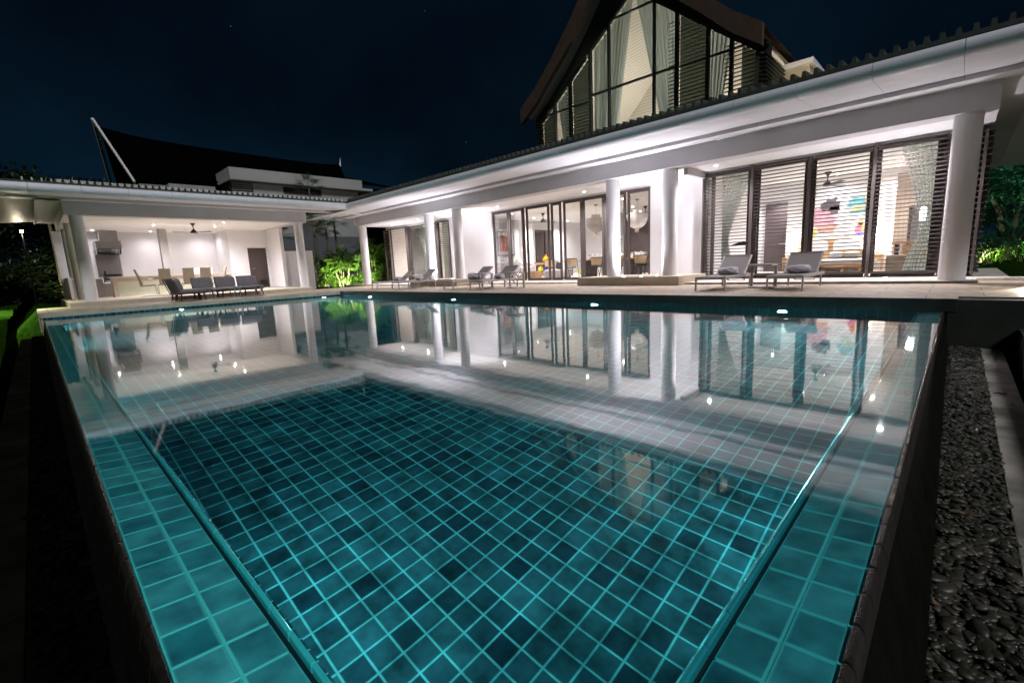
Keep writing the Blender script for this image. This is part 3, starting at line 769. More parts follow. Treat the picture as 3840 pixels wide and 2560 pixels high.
# dark gable wall between glass heads and roof
m = MB()
for i in range(n-1):
    (xa, za), (xb, zb) = outer[i], outer[i+1]
    for sgm in range(4):
        p = xa+(xb-xa)*sgm/4; q = xa+(xb-xa)*(sgm+1)/4; zp = za+(zb-za)*sgm/4-.2; zq = za+(zb-za)*(sgm+1)/4-.2
        m.add([(p, 14.22, max(3.9, gz(p))), (q, 14.22, max(3.9, gz(q))), (q, 14.22, max(zq, gz(q)+.02)), (p, 14.22, max(zp, gz(p)+.02))], [(0, 1, 2, 3)])
m.box((-11.9, 14.2, 3.6), (-4.2, 14.3, 4.05))
G(m, 'gable_wall', SLATD)
# mullions
fr = MB()
def post(x, w=.07): fr.box((x-w/2, 14.14, 4.0), (x+w/2, 14.26, max(gz(x-w/2), gz(x+w/2)) if abs(x+7.98) > .1 else 9.1))
for x in (-9.54, -8.81, -7.22, -6.50, -5.59, -4.94, -11.1, -10.4, -4.27, -11.78): post(x, .06 if x in (-8.81, -7.22) else .09)
fr.box((-9.50, 14.16, 6.44), (-6.54, 14.24, 6.50)); fr.box((-11.74, 14.17, 6.28), (-9.58, 14.23, 6.33)); fr.box((-6.46, 14.17, 6.40), (-4.3, 14.23, 6.45))
fr.box((-8.77, 14.17, 8.50), (-7.26, 14.23, 8.55))
for a, b in [(-11.78, -7.98), (-7.98, -4.27)]:
    fr.bar((a, 14.2, gz(a)), (b, 14.2, gz(b)), .12, .09, upv=(0, 0, 1))
G(fr, 'window_frame', SLATD)
for a, b in [(-9.54, -8.81), (-8.81, -7.98), (-7.98, -7.22), (-7.22, -6.50), (-5.59, -4.94), (-11.1, -10.4)]:
    p = MB(); p.add([(a, 14.2, 4.05), (b, 14.2, 4.05), (b, 14.2, gz(b)), (a, 14.2, gz(a))], [(0, 1, 2, 3)]); G(p, 'pane', PANE)
def gl(x0, x1, y, depth, pitch=.105, z0=4.05, mat=SLATD):
    m = MB(); z = z0
    while z < gz((x0+x1)/2):
        xa, xb = x0, x1
        lim = 7.98-0
        zz = (9.12-z)/.79
        xa = max(xa, -7.98-zz); xb = min(xb, -7.98+zz)
        if xb-xa > .06: m.add([(xa, y-depth, z-.03), (xb, y-depth, z-.03), (xb, y, z+.03), (xa, y, z+.03), (xa, y-depth, z-.012), (xb, y-depth, z-.012), (xb, y, z+.048), (xa, y, z+.048)], [(3, 2, 1, 0), (4, 5, 6, 7), (0, 1, 5, 4), (1, 2, 6, 5), (2, 3, 7, 6), (3, 0, 4, 7)])
        z += pitch
    sl = G(m, 'louvre_slats', mat); return sl
gl(-6.66, -5.55, 14.12, .14); gl(-10.45, -9.48, 14.12, .14); gl(-5.06, -4.2, 14.1, .12); gl(-11.85, -11.02, 14.1, .12)
for a, b, c in ((-4.25, -4.05, 17.5), (-11.95, -11.8, 16.5)):
    m = MB()
    for z in [4.05+.105*k for k in range(20)]: m.box((a, 14.15, z), (b, c, z+.02))
    G(m, 'louvre_slats', SLATD)
# interior: planked sloping ceilings, floor, back wall
m = MB()
inn3 = [(x, z-.30) for x, z in outer]
vs = [(x, 14.3, z) for x, z in inn3]+[(x, 19.3, z) for x, z in inn3]; m.add(vs, [(i, n+i, n+i+1, i+1) for i in range(n-1)])
m.add([(x, 19.3, z) for x, z in inn3]+[(inn3[-1][0], 19.3, 4), (inn3[0][0], 19.3, 4)], [tuple(range(n+2))])
G(m, 'plank_ceiling', PLANK)
m = MB(); m.box((-11.8, 14.3, 3.7), (-4.3, 21.6, 3.95)); m.box((-11.9, 14.3, 3.95), (-11.8, 21.6, 6.3)); m.box((-4.27, 14.3, 3.95), (-4.2, 21.6, 6.3)); m.box((-11.7, 18.5, 4.6), (-4.4, 18.8, 4.9)); G(m, 'inner_wall', CREAM)
gl1 = [(-8.0, 17.5, 6.0), (-9.8, 16.5, 4.6), (-6.2, 16.5, 4.6), (-5.2, 16.0, 5.2), (-8, 15.2, 4.4), (-10.9, 15.6, 5.0)]
# lit parapet block right of the gable
pb = empty('parapet_block', (-3.6, 16, 4), 'small cream lit parapet block right of the gable above the tiled eave', 'building')
m = MB(); m.box((-4.55, 16, 4.2), (-3.45, 20, 6.05)); m.build('wall', CREAM, parent=pb, world=True)
m = MB(); m.box((-4.65, 15.85, 6.05), (-3.35, 20, 6.18)); m.build('coping', PANEL, parent=pb, world=True)
pb2 = empty('parapet_block', (-15, 17, 4), 'low white parapet slab behind the roof tiles left of the gable', 'building')
m = MB(); m.box((-17.3, 16.5, 4), (-12.4, 19, 5.42)); m.build('wall', FARWALL, parent=pb2, world=True)

# ------------------------------------------------------------------ pavilion
PX = -21.5
pav = empty('pool_pavilion', (-25, 5, .17), 'open white kitchen pavilion with round columns at the left end of the pool', 'pavilion')
def P(mb, name, mat, **k): return mb.build(name, mat, parent=pav, world=True, **k)
ZPF = .325
m = MB(); m.box((-28.4, .75, 0), (-21.0, 8.75, ZPF)); m.box((-21.0, .75, 0), (-20.75, 8.75, ZPF-.001)); P(m, 'plinth', PLINTH, bevel=.005)
for (x, y) in [(-21.72, 1.36), (-21.72, 8.72), (-24.6, 1.32), (-27.2, 1.32)]:
    z0 = ZPF
    c = MB(); c.cyl((x, y, 0), .185, z0, ZB, 36); P(c, 'column', COLM)
m = MB(); m.box((PX-.44, 1.05, ZB), (PX, 9.05, ZBT)); m.box((-28.4, 1.05, ZB), (PX-.444, 1.45, ZBT)); m.box((-28.4, 8.62, ZB+.02), (PX-.444, 9.04, ZBT)); P(m, 'beam', BEAM, bevel=.005)
m = MB(); m.box((-28.5, 1.454, ZC), (PX-.444, 8.616, ZC+.04)); P(m, 'ceiling', CEIL)
m = MB(); m.box((-28.55, .9, ZPF), (-28.4, 7.0, ZC)); m.box((-28.4, 7.0, ZPF), (-26.1, 7.12, ZC)); m.box((-26.22, 7.12, ZPF), (-26.1, 7.82, ZC)); m.box((-26.22, 8.70, ZPF), (-26.1, 8.98, ZC)); m.box((-26.22, 7.82, 2.36), (-26.1, 8.70, ZC))
m.box((-26.098, 8.80, ZPF), (-24.3, 8.95, ZC))
P(m, 'wall', WHITE)
m = MB(); m.box((-28.38, 1.0, ZPF), (-25.4, 1.1, 1.2)); P(m, 'low_wall', WHITE)
m = MB(); m.box((-26.2, 7.84, ZPF), (-26.13, 8.68, 2.34)); dr = P(m, 'door', DOORD, bevel=.003)
m = MB()
for k in range(9): m.box((-26.12, 8.2, ZPF+.12+.035*k), (-26.105, 8.6, ZPF+.135+.035*k))
m.build('vent_grille', BLACK, parent=dr, world=True)
m = MB(); m.cyl((-26.1, 7.95, 0), .03, 1.28, 1.33, 12); m.bar((-26.08, 7.95, 1.31), (-26.08, 8.09, 1.31), .018, .018); m.build('door_handle', CHROME, parent=dr, world=True)
m = MB(); m.box((-26.45, 4.27, ZPF), (-26.15, 4.57, ZC)); P(m, 'square_pillar', pmat('grey_pillar', (.36, .35, .33), .7, var=.05))
# eaves of the pavilion
m = MB(); m.box((PX, -.9, ZBT), (-21.08, 11.6, ZBT+.03)); P(m, 'soffit_lip', PANEL)
pe = [-1.0, .319, 1.456, 2.577, 3.705, 4.863, 6.002, 7.145, 8.305, 9.45, 10.05]
m = MB(); m2 = MB(); m3 = MB()
for a, b in zip(pe[:-1], pe[1:]):
    bb = min(b, 9.75)
    if a > .2 and bb > a: m.box((-21.078, a+.004, ZBT-.006), (-21.05, bb-.004, ZBT+.085))
    z1, z0 = ZBT+.075, 3.606
    Q = [(-21.05, a+.003, z1), (-21.05, b-.003, z1), (-19.51, b-.003, z0), (-19.51, a+.003, z0)]
    m2.add(Q+[(x, y, z+.02) for x, y, z in Q], [(3, 2, 1, 0), (4, 5, 6, 7), (0, 1, 5, 4), (1, 2, 6, 5), (2, 3, 7, 6), (3, 0, 4, 7)])
    pr = [(-19.45-.0-GRr*math.cos(t)*-1, GZ+GRr*math.sin(t)) for t in [PI*1.45+PI*.95*i/12 for i in range(13)]]
    pr += [(-19.55, GZ+.13), (-19.6, GZ-.12)]
    m3.prism(pr, 1, a+.004, b-.004, smooth=True)
P(m, 'fascia', BEAM); P(m2, 'soffit', PANEL); gg = P(m3, 'gutter', PANEL)
# left side eave
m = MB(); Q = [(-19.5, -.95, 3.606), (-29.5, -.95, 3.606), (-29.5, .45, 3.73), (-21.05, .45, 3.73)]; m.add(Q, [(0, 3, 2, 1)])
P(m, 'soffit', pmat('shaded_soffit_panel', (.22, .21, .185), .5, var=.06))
m = MB(); m.box((-29.5, .44, ZBT-.05), (-21.05, .47, 3.76)); m.box((-29.5, .47, ZBT), (-21.05, 1.05, ZBT+.02)); P(m, 'fascia', BEAM)
m = MB(); m.prism([(-1.0+GRr*math.cos(t), GZ+GRr*math.sin(t)) for t in [PI*.4+PI*1.2*i/10 for i in range(11)]]+[(-.9, GZ-.1)], 0, -29.5, -19.4); P(m, 'gutter', PANEL)
m = MB(); m.add([(-19.42, -1.0, GZ+.13), (-19.42, 10.2, GZ+.13), (-29.5, 10.2, 4.9), (-29.5, -1.0, 4.9)], [(0, 1, 2, 3)]); m.box((-19.6, -1.0, GZ+.128), (-19.42, 9.96, GZ+.19))
rf = P(m, 'roof', TILE_ROOF)
m = MB(); y = 1.0
while y < 9.9:
    m.add([(-19.46, y-.07, GZ+.285), (-19.46, y+.07, GZ+.285), (-19.46, y+.042, GZ+.192), (-19.46, y-.042, GZ+.192), (-21, y-.07, GZ+.4), (-21, y+.07, GZ+.4), (-21, y+.042, GZ+.3), (-21, y-.042, GZ+.3)],
          [(0, 1, 2, 3), (7, 6, 5, 4), (0, 4, 5, 1), (1, 5, 6, 2), (2, 6, 7, 3), (3, 7, 4, 0)])
    y += .1795
for y in (.85, .65, .45, .25): m.box((-19.5, y-.025, GZ+.19), (-19.46, y+.01, GZ+.29))
m.build('tile_end', TILE_END, parent=rf, world=True)
# white privacy wall beside the pavilion
w = MB(); w.box((-24.6, 8.99, .1), (-24.45, 10.4, 2.1)); tag(w.build('privacy_wall', WHITE), 'low white privacy wall standing right of the pavilion', 'wall')

# ------------------------------------------------------------------ neighbouring house, far left
fh = empty('neighbour_house', (-40, 12, 0), 'dark long roofed house with white gable trim behind the pavilion', 'house')
def F(mb, name, mat, **k): return mb.build(name, mat, parent=fh, world=True, **k)
Rr0 = Vector((-42.5, 4.70, 11.25)); E0 = Vector((-38, 5.5, 7.15)); F0 = Vector((-47.4, 5.7, 8.3)); R1 = Vector((-42.5, 21.55, 11.0)); E1 = Vector((-38, 20.5, 7.2)); F1 = Vector((-47.4, 21.5, 8.3))
m = MB(); seg = 14; vs = []
for i in range(seg+1):
    t = i/seg; sag = .45*(math.exp(-t*9)+.55*math.exp(-(1-t)*16))
    r = Rr0.lerp(R1, t); r = Vector((r.x, r.y, r.z-.35+sag)); vs += [E0.lerp(E1, t), E0.lerp(E1, t).lerp(r, .5)-Vector((0, 0, .25)), r, F0.lerp(F1, t)]
fs = []
for i in range(seg):
    a = i*4; b_ = a+4
    for k in range(3): fs.append((a+k, b_+k, b_+k+1, a+k+1))
fs += [(0, 1, 2, 3), (seg*4+3, seg*4+2, seg*4+1, seg*4)]
m.add(vs, fs); F(m, 'roof', FARROOF)
tip = Vector((-42.4, 4.43, 11.75))
TRIM = pmat('white_gable_trim', (.62, .58, .56), .5, var=.06, emit=None)
m = MB(); m.bar(tip, E0+Vector((.1, -.06, -.05)), .12, .18, upv=(1, 0, 0)); m.bar(tip, F0+Vector((.9, -.45, -.1)), .16, .2, upv=(1, 0, 0)); F(m, 'gable_trim', TRIM)
m = MB(); m.tube([(-42.5, 21.6, 10.7), (-42.5, 21.66, 11.1), (-42.5, 21.70, 11.5)], [.12, .06, .01], 6); F(m, 'finial', TRIM)
m = MB(); m.box((-46, 7, 0), (-38.8, 21, 7.3)); F(m, 'wall', DARKW)
m = MB(); m.box((-40, 21.5, 0), (-37.5, 34, 8.0)); F(m, 'wing_roof', FARROOF)
m = MB(); m.add([(-36.5, 19.8, 8.1), (-36.5, 24.5, 8.0), (-41.5, 24.5, 9.3), (-41.5, 21.5, 9.6)], [(0, 1, 2, 3)]); F(m, 'roof', FARROOF)
nb = empty('white_block_house', (-38, 15, 0), 'plain white flat topped block with louvre and slot window behind the pavilion roof', 'building')
def NB(mb, name, mat, **k): return mb.build(name, mat, parent=nb, world=True, **k)
m = MB(); m.box((-39, 11.7, 0), (-36, 19.6, 7.35)); m.box((-39, 10.3, 7.62), (-35.9, 20.0, 8.28)); NB(m, 'wall', FARWALL)
m = MB(); m.box((-39, 10.2, 7.40), (-35.5, 20.7, 7.6)); NB(m, 'roof_slab', FARWALL, bevel=.02)
m = MB(); m.box((-35.99, 13.7, 6.86), (-35.9, 16.5, 7.25)); NB(m, 'window', BLACK)
m = MB(); m.box((-38, 10.3, 5.5), (-36.3, 11.69, 7.38)); NB(m, 'dark_recess', BLACK)
m = MB()
for k in range(12): m.box((-36.2, 10.4, 5.7+.14*k), (-36.05, 11.65, 5.75+.14*k))
NB(m, 'louvre_slats', FARWALL)
nb2 = empty('low_annex', (-37, 8, 0), 'small pale annex wall with louvres under the dark roof, left of the white block', 'building')
m = MB(); m.box((-37.6, 7.0, 0), (-36.9, 9.6, 7.05)); m.build('wall', FARWALL, parent=nb2, world=True)
m = MB()
for k in range(8): m.box((-37.2, 5.5, 5.9+.14*k), (-37.1, 6.9, 5.95+.14*k))
m.build('louvre_slats', FARWALL, parent=nb2, world=True)
gw = MB(); gw.box((-34.2, 10.6, 0), (-34, 19, 3.6)); tag(gw.build('garden_wall', pmat('dim_garden_wall', (.11, .11, .12), .9)), 'tall pale garden wall behind the floodlit plants between the buildings', 'wall')

# ------------------------------------------------------------------ lamps
def downlight(x, y, z, e, label, col=(1, .92, .84), size=150, group='recessed ceiling spotlights', mat=None, r=.045):
    o = empty('ceiling_spotlight', (x, y, z), label, 'ceiling light', group)
    m = MB(); m.lathe([(r+.022, -.006), (r+.018, -.012), (r, -.010), (r, -.004)], (0, 0, 0), 20); m.build('trim_ring', CEIL, parent=o)
    m = MB(); m.lathe([(.004, -.016), (r*.6, -.015), (r-.002, -.011)], (0, 0, 0), 16); m.build('lens', mat or LAMPW, parent=o)
    spot(o, (0, 0, -.03), e*2.2, col, size, 1, (0, 0, -1), .05); return o
DL = [(-13.6, 13.45, 'porch ceiling spotlight left of the folding glass doors'), (-9.37, 13.45, 'porch ceiling spotlight above the folding glass doors near the left pillar'), (-4.82, 12.95, 'porch ceiling spotlight at the left end of the louvred bedroom'), (-1.0, 13.1, 'porch ceiling spotlight beside the big right hand column'), (-18.9, 13.3, 'porch ceiling spotlight above the far left bedroom door'), (-21.2, 13.3, 'porch ceiling spotlight at the far left end of the villa')]
for x, y, l in DL: downlight(x, y, ZC, 165, l, mat=LAMPC if x > -8 else LAMPW, col=(.99, .935, 1))
for x, y, l in [(-15.8, 18.2, 'living room ceiling spotlight left of the fan'), (-16.0, 21.3, 'living room ceiling spotlight at the back'), (-9.43, 16.05, 'dining area ceiling spotlight by the glass pendant'), (-11.36, 21.0, 'ceiling spotlight behind the right pendant'), (-13.0, 16.2, 'living room ceiling spotlight above the vases'), (-14.8, 15.6, 'living room ceiling spotlight above the pale sofa'), (-10.6, 18.9, 'dining area ceiling spotlight over the table')]:
    downlight(x, y, 3.19, 150, l, col=(1, .94, .97))
for x, y, l in [(-4.66, 18.45, 'bedroom ceiling spotlight over the dark door'), (-1.42, 15.58, 'front right bedroom ceiling spotlight'), (-1.44, 17.6, 'rear right bedroom ceiling spotlight'), (-3.0, 15.2, 'bedroom ceiling spotlight near the daybed'), (-2.9, 17.6, 'bedroom ceiling spotlight washing the paintings')]:
    downlight(x, y, 2.775 if x < -4.5 else 3.19, 55 if x < -4.5 else (50 if y > 17 else 85), l, col=(.99, .935, 1))
for x, y, l in [(-21.0, 15.7, 'left spotlight of the far bedroom ceiling'), (-20.2, 15.9, 'right spotlight of the far bedroom ceiling')]: downlight(x, y, 3.19, 150, l)
for x, y, l in [(-27.53, 2.17, 'pavilion ceiling spotlight left of the cooker hood'), (-24.52, 3.9, 'pavilion ceiling spotlight in front of the square pillar'), (-27.63, 4.23, 'pavilion ceiling spotlight against the wall left of the pillar'), (-24.45, 6.11, 'pavilion ceiling spotlight right of the fan'), (-22.6, 6.0, 'pavilion ceiling spotlight nearest the pool'), (-27.63, 6.3, 'pavilion ceiling spotlight behind the fan')]:
    downlight(x, y, ZC, 24 if x < -27 else 165, l, size=160, col=(1, .935, .98), group='recessed pavilion spotlights')
def uplight(x, y, z, e, label, col=(.93, .90, 1), size=120, d=(0, 0, 1)):
    o = empty('floor_uplight', (x, y, z), label, 'uplight', 'recessed floor uplights')
    m = MB(); m.lathe([(.062, 0), (.060, .006), (.046, .007), (.046, .003)], (0, 0, 0), 20); m.build('trim_ring', STEEL, parent=o)
    m = MB(); m.lathe([(.044, .004), (.03, .010), (.004, .013)], (0, 0, 0), 16); m.build('lens', LAMPC, parent=o)
    spot(o, (0, 0, .03), e*2.5, col, size, 1, d, .04); return o
for x, y, l in [(-7.18, 12.22, 'uplight at the foot of the bright left middle column'), (-6.9, 11.8, 'second uplight from the left on the right plinth'), (-6.35, 11.8, 'third uplight from the left on the right plinth'), (-6.1, 12.22, 'uplight at the foot of the right middle column')]:
    uplight(x, y, .41, (95 if x < -7 else 60) if y > 12 else 32, l)
for x, y, l in [(-16.3, 12.2, 'uplight on the left plinth beside the left column'), (-15.2, 12.2, 'uplight on the left plinth beside the right column'), (-15.75, 11.75, 'uplight at the front of the left plinth')]:
    uplight(x, y, .44, 75 if y > 12 else 25, l)
uplight(-1.15, 13.15, ZT, 70, 'lone uplight in the terrace before the louvred bedroom window')
uplight(-20.4, 13.2, ZT, 60, 'far uplight in the terrace beside the far bedroom door')
# underwater lamps
def poollamp(loc, rz, label, e=60, down=0, k=1):
    o = empty('pool_lamp', loc, label, 'pool light', 'underwater lamps in the pool walls', rz)
    m = MB(); m.lathe([(.10, 0), (.098, .012), (.075, .018), (.074, .006)], (0, 0, 0), 24); m.xf(Matrix.Rotation(-PI/2, 4, 'X') @ Matrix.Identity(4)); m.build('rim', STEEL, parent=o)
    m = MB(); m.lathe([(.042, .010), (.03, .018), (.004, .022)], (0, 0, 0), 20); m.xf(Matrix.Rotation(-PI/2, 4, 'X')); m.build('lens', LAMPP, parent=o)
    spot(o, (0, .06, 0), e*.9, (.42, .93, 1), 175 if not down else 150, .6, (0, 1, -down), .06)
    o.scale = (k, k, k)
    return o
# local +Y is the direction of the beam
for x, l in [(-15.6, 'underwater lamp nearest the far corner on the house side'), (-10.7, 'underwater lamp below the middle pair of loungers'), (-5.75, 'underwater lamp below the middle columns'), (-2.05, 'bright underwater lamp below the front pair of loungers')]:
    poollamp((x, YB-.005, -.55), PI, l, 290, k=.75 if x > -3 else .35)
poollamp((XA+.005, 7.9, -.55), -PI/2, 'underwater lamp on the pavilion side near the far corner', 240, k=.35)
poollamp((XA+.005, 3.2, -.55), -PI/2, 'underwater lamp on the pavilion side below the grey sofa', 260, k=.3)
for x in (-2.2, -6.5, -11.5, -16): poollamp((x, .335, -.62), 0, 'added unseen underwater lamp below the left ledge, %s' % {-2.2: 'nearest the camera', -6.5: 'second from the near corner', -11.5: 'third from the near corner', -16: 'farthest from the near corner'}[x], 20 if x > -3 else (50 if x > -10 else 120), down=.9)  # unseen lamps added on both near walls to light the pool floor
for y in (2.6, 6): poollamp((-.365, y, -.62), PI/2, 'added unseen underwater lamp below the right ledge, %s' % ('near end' if y < 4 else 'far end'), 18 if y < 4 else 50, down=.9)
# upper room lamps
for i, (x, y, z) in enumerate(gl1):
    o = empty('room_uplight', (x, y, 3.97 if z < 6 else 4.92), ['uplight on the tie beam in the middle of the gable room', 'uplight left in the gable room', 'uplight right in the gable room', 'uplight by the right gable curtain', 'uplight in front in the gable room', 'uplight by the left gable curtain'][i], 'uplight', 'uplights inside the gable room')
    m = MB(); m.lathe([(.05, 0), (.06, .10), (.055, .10), (.01, .05)], (0, 0, 0), 16); m.build('housing', BLACK, parent=o)
    m = MB(); m.lathe([(.05, .085), (.01, .088)], (0, 0, 0), 16); m.build('lens', LAMPW, parent=o)
    point(o, (0, 0, .2), 290 if z > 5.5 else 200, (1, .94, .87), .08)

# ------------------------------------------------------------------ loungers, tables, towels
def make_lounger():
    o = empty('sun_lounger', (0, 0, 0), 'x', 'sun lounger', 'taupe sun loungers on the pool deck')
    L, Wd, Hh = 1.86, .63, .29
    m = MB()
    for sx in (-1, 1): m.box((sx*(Wd/2), 0, Hh-.06), (sx*(Wd/2-.035), L, Hh))
    m.box((-Wd/2+.035, 0, Hh-.06), (Wd/2-.035, .035, Hh)); m.box((-Wd/2+.035, L-.035, Hh-.06), (Wd/2-.035, L, Hh))
    m.build('frame', ALU, parent=o, bevel=.008)
    for sx, y in ((-1, .0), (1, .0), (-1, L-.30), (1, L-.30)):
        m = MB(); x = sx*(Wd/2); m.box((x, y+.001, 0), (x-sx*.034, y+.042, Hh-.061)); m.build('leg', ALU, parent=o, bevel=.005)
    m = MB()
    n = 10; vs = []
    for i in range(n+1):
        y = .02+(L-.78)*i/n; vs += [(-Wd/2+.03, y, Hh+.006-.018*math.sin(PI*i/n)), (0, y, Hh+.004-.03*math.sin(PI*i/n)), (Wd/2-.03, y, Hh+.006-.018*math.sin(PI*i/n))]
    fs = []
    for i in range(n):
        for k in range(2): a = i*3+k; fs += [(a, a+1, a+4, a+3)]
    m.add(vs+[(x, y, z-.006) for x, y, z in vs], fs+[tuple(q+len(vs) for q in f[::-1]) for f in fs], True); m.build('sling_seat', SLING, parent=o)
    y0 = L-.66; a = R(40); bl = .63
    e1 = Vector((0, math.cos(a), math.sin(a)))
    m = MB()
    m.bar(Vector((0, y0, Hh+.01)), Vector((0, y0, Hh+.01))+e1*bl, Wd-.06, .012, upv=(0, -math.sin(a), math.cos(a))); bk = m.build('sling_backrest', SLING, parent=o)
    m = MB()
    for sx in (-1, 1):
        p = Vector((sx*(Wd/2-.02), y0, Hh)); m.bar(p, p+e1*bl, .025, .035, upv=(0, -math.sin(a), math.cos(a)))
    p = Vector((0, y0, Hh))+e1*(bl-.015); m.bar(p-Vector((Wd/2-.035, 0, 0)), p+Vector((Wd/2-.035, 0, 0)), .03, .03)
    m.build('backrest_frame', ALU, parent=o)
    m = MB()
    for sx in (-1, 1):
        q = Vector((sx*(Wd/2-.06), y0, Hh))+e1*.42; m.bar(q, (sx*(Wd/2-.06), y0+.52, Hh-.03), .014, .02)
        m.bar((sx*(Wd/2-.10), y0+.20, Hh-.06), (sx*(Wd/2-.14), y0+.42, .13), .012, .02)
    m.bar((-(Wd/2-.14), y0+.42, .13), ((Wd/2-.14), y0+.42, .13), .014, .014)
    m.build('recline_strut', BLACK, parent=o)
    return o
def make_table():
    o = empty('side_table', (0, 0, 0), 'x', 'side table', 'taupe side tables between the loungers')
    w = .46
    m = MB(); m.box((-w/2, -w/2, .46), (w/2, w/2, .50)); m.build('tabletop', ALU, parent=o, bevel=.004)
    for x in (-w/2+.03, w/2-.03):
        m = MB(); m.box((x-.03, w/2-.055, .03), (x+.03, w/2-.001, .459)) if x > 0 else m.box((x-.02, -.03, .03), (x+.02, .01, .459)); m.build('leg', ALU, parent=o, bevel=.003)
    m = MB(); m.box((-w/2, -.14, 0), (w/2, .0, .028)); m.box((-w/2+.1, .001, 0), (w/2, w/2, .026)); m.build('foot_plate', ALU, parent=o, bevel=.003)
    return o
def make_towel(kind=0):
    m = MB(); n = 26; k = 20; vs = []
    rnd = random.Random(kind)
    for i in range(k+1):
        x = -.20+.40*i/k; e_ = abs(2*i/k-1); rr = .088*(1-.35*e_**6)
        for j in range(n):
            th = 2*PI*j/n; r_ = rr*(1+.10*math.sin(3*th+i*.35+kind)+.06*math.sin(5*th-i*.6))+rnd.uniform(-.002, .002)
            vs.append((x+.01*math.sin(2*th), r_*1.25*math.cos(th), .075+r_*math.sin(th)*.98))
    fs = [(i*n+j, i*n+(j+1) % n, (i+1)*n+(j+1) % n, (i+1)*n+j) for i in range(k) for j in range(n)]
    m.add(vs, fs, True); m.add(vs[:n], [tuple(range(n))[::-1]]); m.add(vs[-n:], [tuple(range(n))])
    o = m.build('rolled_towel', TOWEL); return tag(o, 'x', 'towel', 'grey towels on the loungers')
LG = make_lounger(); TB = make_table()
LL = [(-16.95, 9.55, -.20, 'taupe lounger farthest left on the deck, nearest the far shrubs', -.1),
      (-15.40, 9.55, -.12, 'second taupe lounger from the left, in front of the left plinth', 0),
      (-12.25, 9.62, -.14, 'left lounger of the middle pair, in front of the white wall', .02),
      (-10.85, 9.62, 0, 'right lounger of the middle pair, in front of the folding doors', 0),
      (-3.70, 9.76, 0, 'left lounger of the nearest pair, by the louvred bedroom', 0),
      (-2.36, 9.90, 0, 'right lounger of the nearest pair, closest to the right pool corner', 0)]
for i, (x, y, rz, l, dx) in enumerate(LL):
    o = LG if i == 0 else copy_tree(LG)
    place(o, (x, y, ZD+.004), rz, l)
    t = make_towel(i)
    c = Vector((dx, 1.06, 0)); c.rotate(Euler((0, 0, rz)))
    t.location = (x+c.x, y+c.y, ZD+.295); t.rotation_euler = (0, 0, rz+[.1, -.1, .5, -.05, .02, .05][i])
    if i == 2: t.scale = (1.1, 1.3, 1.35)
    t['label'] = ['rolled grey towel on the farthest left lounger', 'rolled grey towel on the lounger by the left plinth', 'crumpled grey towel on the left lounger of the middle pair', 'rolled grey towel on the right lounger of the middle pair', 'rolled grey towel on the left front lounger', 'larger rolled grey towel on the right front lounger'][i]
for i, (x, y, rz, l) in enumerate([(-15.85, 10.75, 0, 'side table between the two far left loungers'), (-11.5, 10.55, 0, 'side table between the middle pair of loungers'), (-9.95, 10.45, 0, 'side table right of the middle pair of loungers'), (-2.98, 10.75, 0, 'side table between the two front loungers')]):
    o = TB if i == 0 else copy_tree(TB)
    place(o, (x, y, ZD+.004), rz, l)

# ------------------------------------------------------------------ grey outdoor sofa
def sofa_module(w, loc, rz, label, back=True, nm='sofa_module'):
    """local: x across (0..w), +y is backwards, front at y=0"""
    o = empty(nm, loc, label, 'outdoor sofa', 'charcoal outdoor sofa modules beside the pool', rz)
    m = MB(); m.box((.01, .03, .24), (w-.01, .82, .275)); m.build('seat_base', BLACK, parent=o, bevel=.004)
    m = MB(); m.cushion((.0, .0, .27), (w, .80, .40), .22); m.build('seat_cushion', FABRIC, parent=o)
    for sx, sy_ in ((.08, .08), (w-.08, .08), (.08, .74), (w-.08, .74)):
        m = MB(); dx = -.05 if sx < w/2 else .05; dy = -.04 if sy_ < .4 else .04
        m.tube([(sx, sy_, .24), (sx+dx, sy_+dy, 0)], [.026, .016], 8); m.build('leg', WOODD, parent=o)
    if back:
        m = MB()
        for x in (.06, w/2, w-.06):
            pts = [(x, .80, .22), (x, .88, .45), (x, .96, .76)]; m.bar(pts[0], pts[1], .05, .02); m.bar(pts[1], pts[2], .05, .02)
        m.bar((.04, .96, .76), (w-.04, .96, .76), .02, .06); m.build('back_frame', FABD, parent=o)
        s = MB(); s.cushion((.02, -.09, -.01), (w-.02, .09, .40), .34); s.xf(Matrix.Translation((0, .72, .38)) @ Matrix.Rotation(R(-16), 4, 'X'))
        s.build('back_cushion', FABRIC, parent=o)
    return o
# back row facing the pool (+x): local +y must point to -x  -> rotate +90deg
for i, (y, w, l) in enumerate([(4.10, .72, 'corner back module of the grey sofa with deep cushion'), (4.86, .73, 'middle back module of the grey sofa'), (5.63, .74, 'right end module of the grey sofa with slumped cushion')]):
    sofa_module(w, (-19.85, y, ZD+.004), PI/2, l)
# arm modules facing right (+y): local +y must point to -y -> rotate 180
sofa_module(.78, (-19.02, 4.22, ZD+.004), PI, 'front left arm module of the grey sofa with bolster cushion')
sofa_module(.78, (-19.86, 4.22, ZD+.003), PI, 'rear left corner module of the grey sofa')
def coffee_table(loc, w, d, label):
    o = empty('coffee_table', loc, label, 'coffee table', 'dark topped coffee tables with steel legs')
    m = MB(); m.box((0, 0, .335), (w, d, .36)); m.build('tabletop', BLACK, parent=o, bevel=.004)
    for x in (.02, w-.02):
        for y in (.02, d-.02):
            m = MB(); m.bar((x, y, .334), (x, y, 0), .028, .028, upv=(0, 1, 0)); m.build('leg', ALU, parent=o)
    return o
coffee_table((-19.72, 4.44, ZD+.004), .62, .70, 'left dark coffee table with thin steel legs before the sofa')
coffee_table((-19.68, 5.24, ZD+.004), .68, .76, 'right dark coffee table with thin steel legs before the sofa')

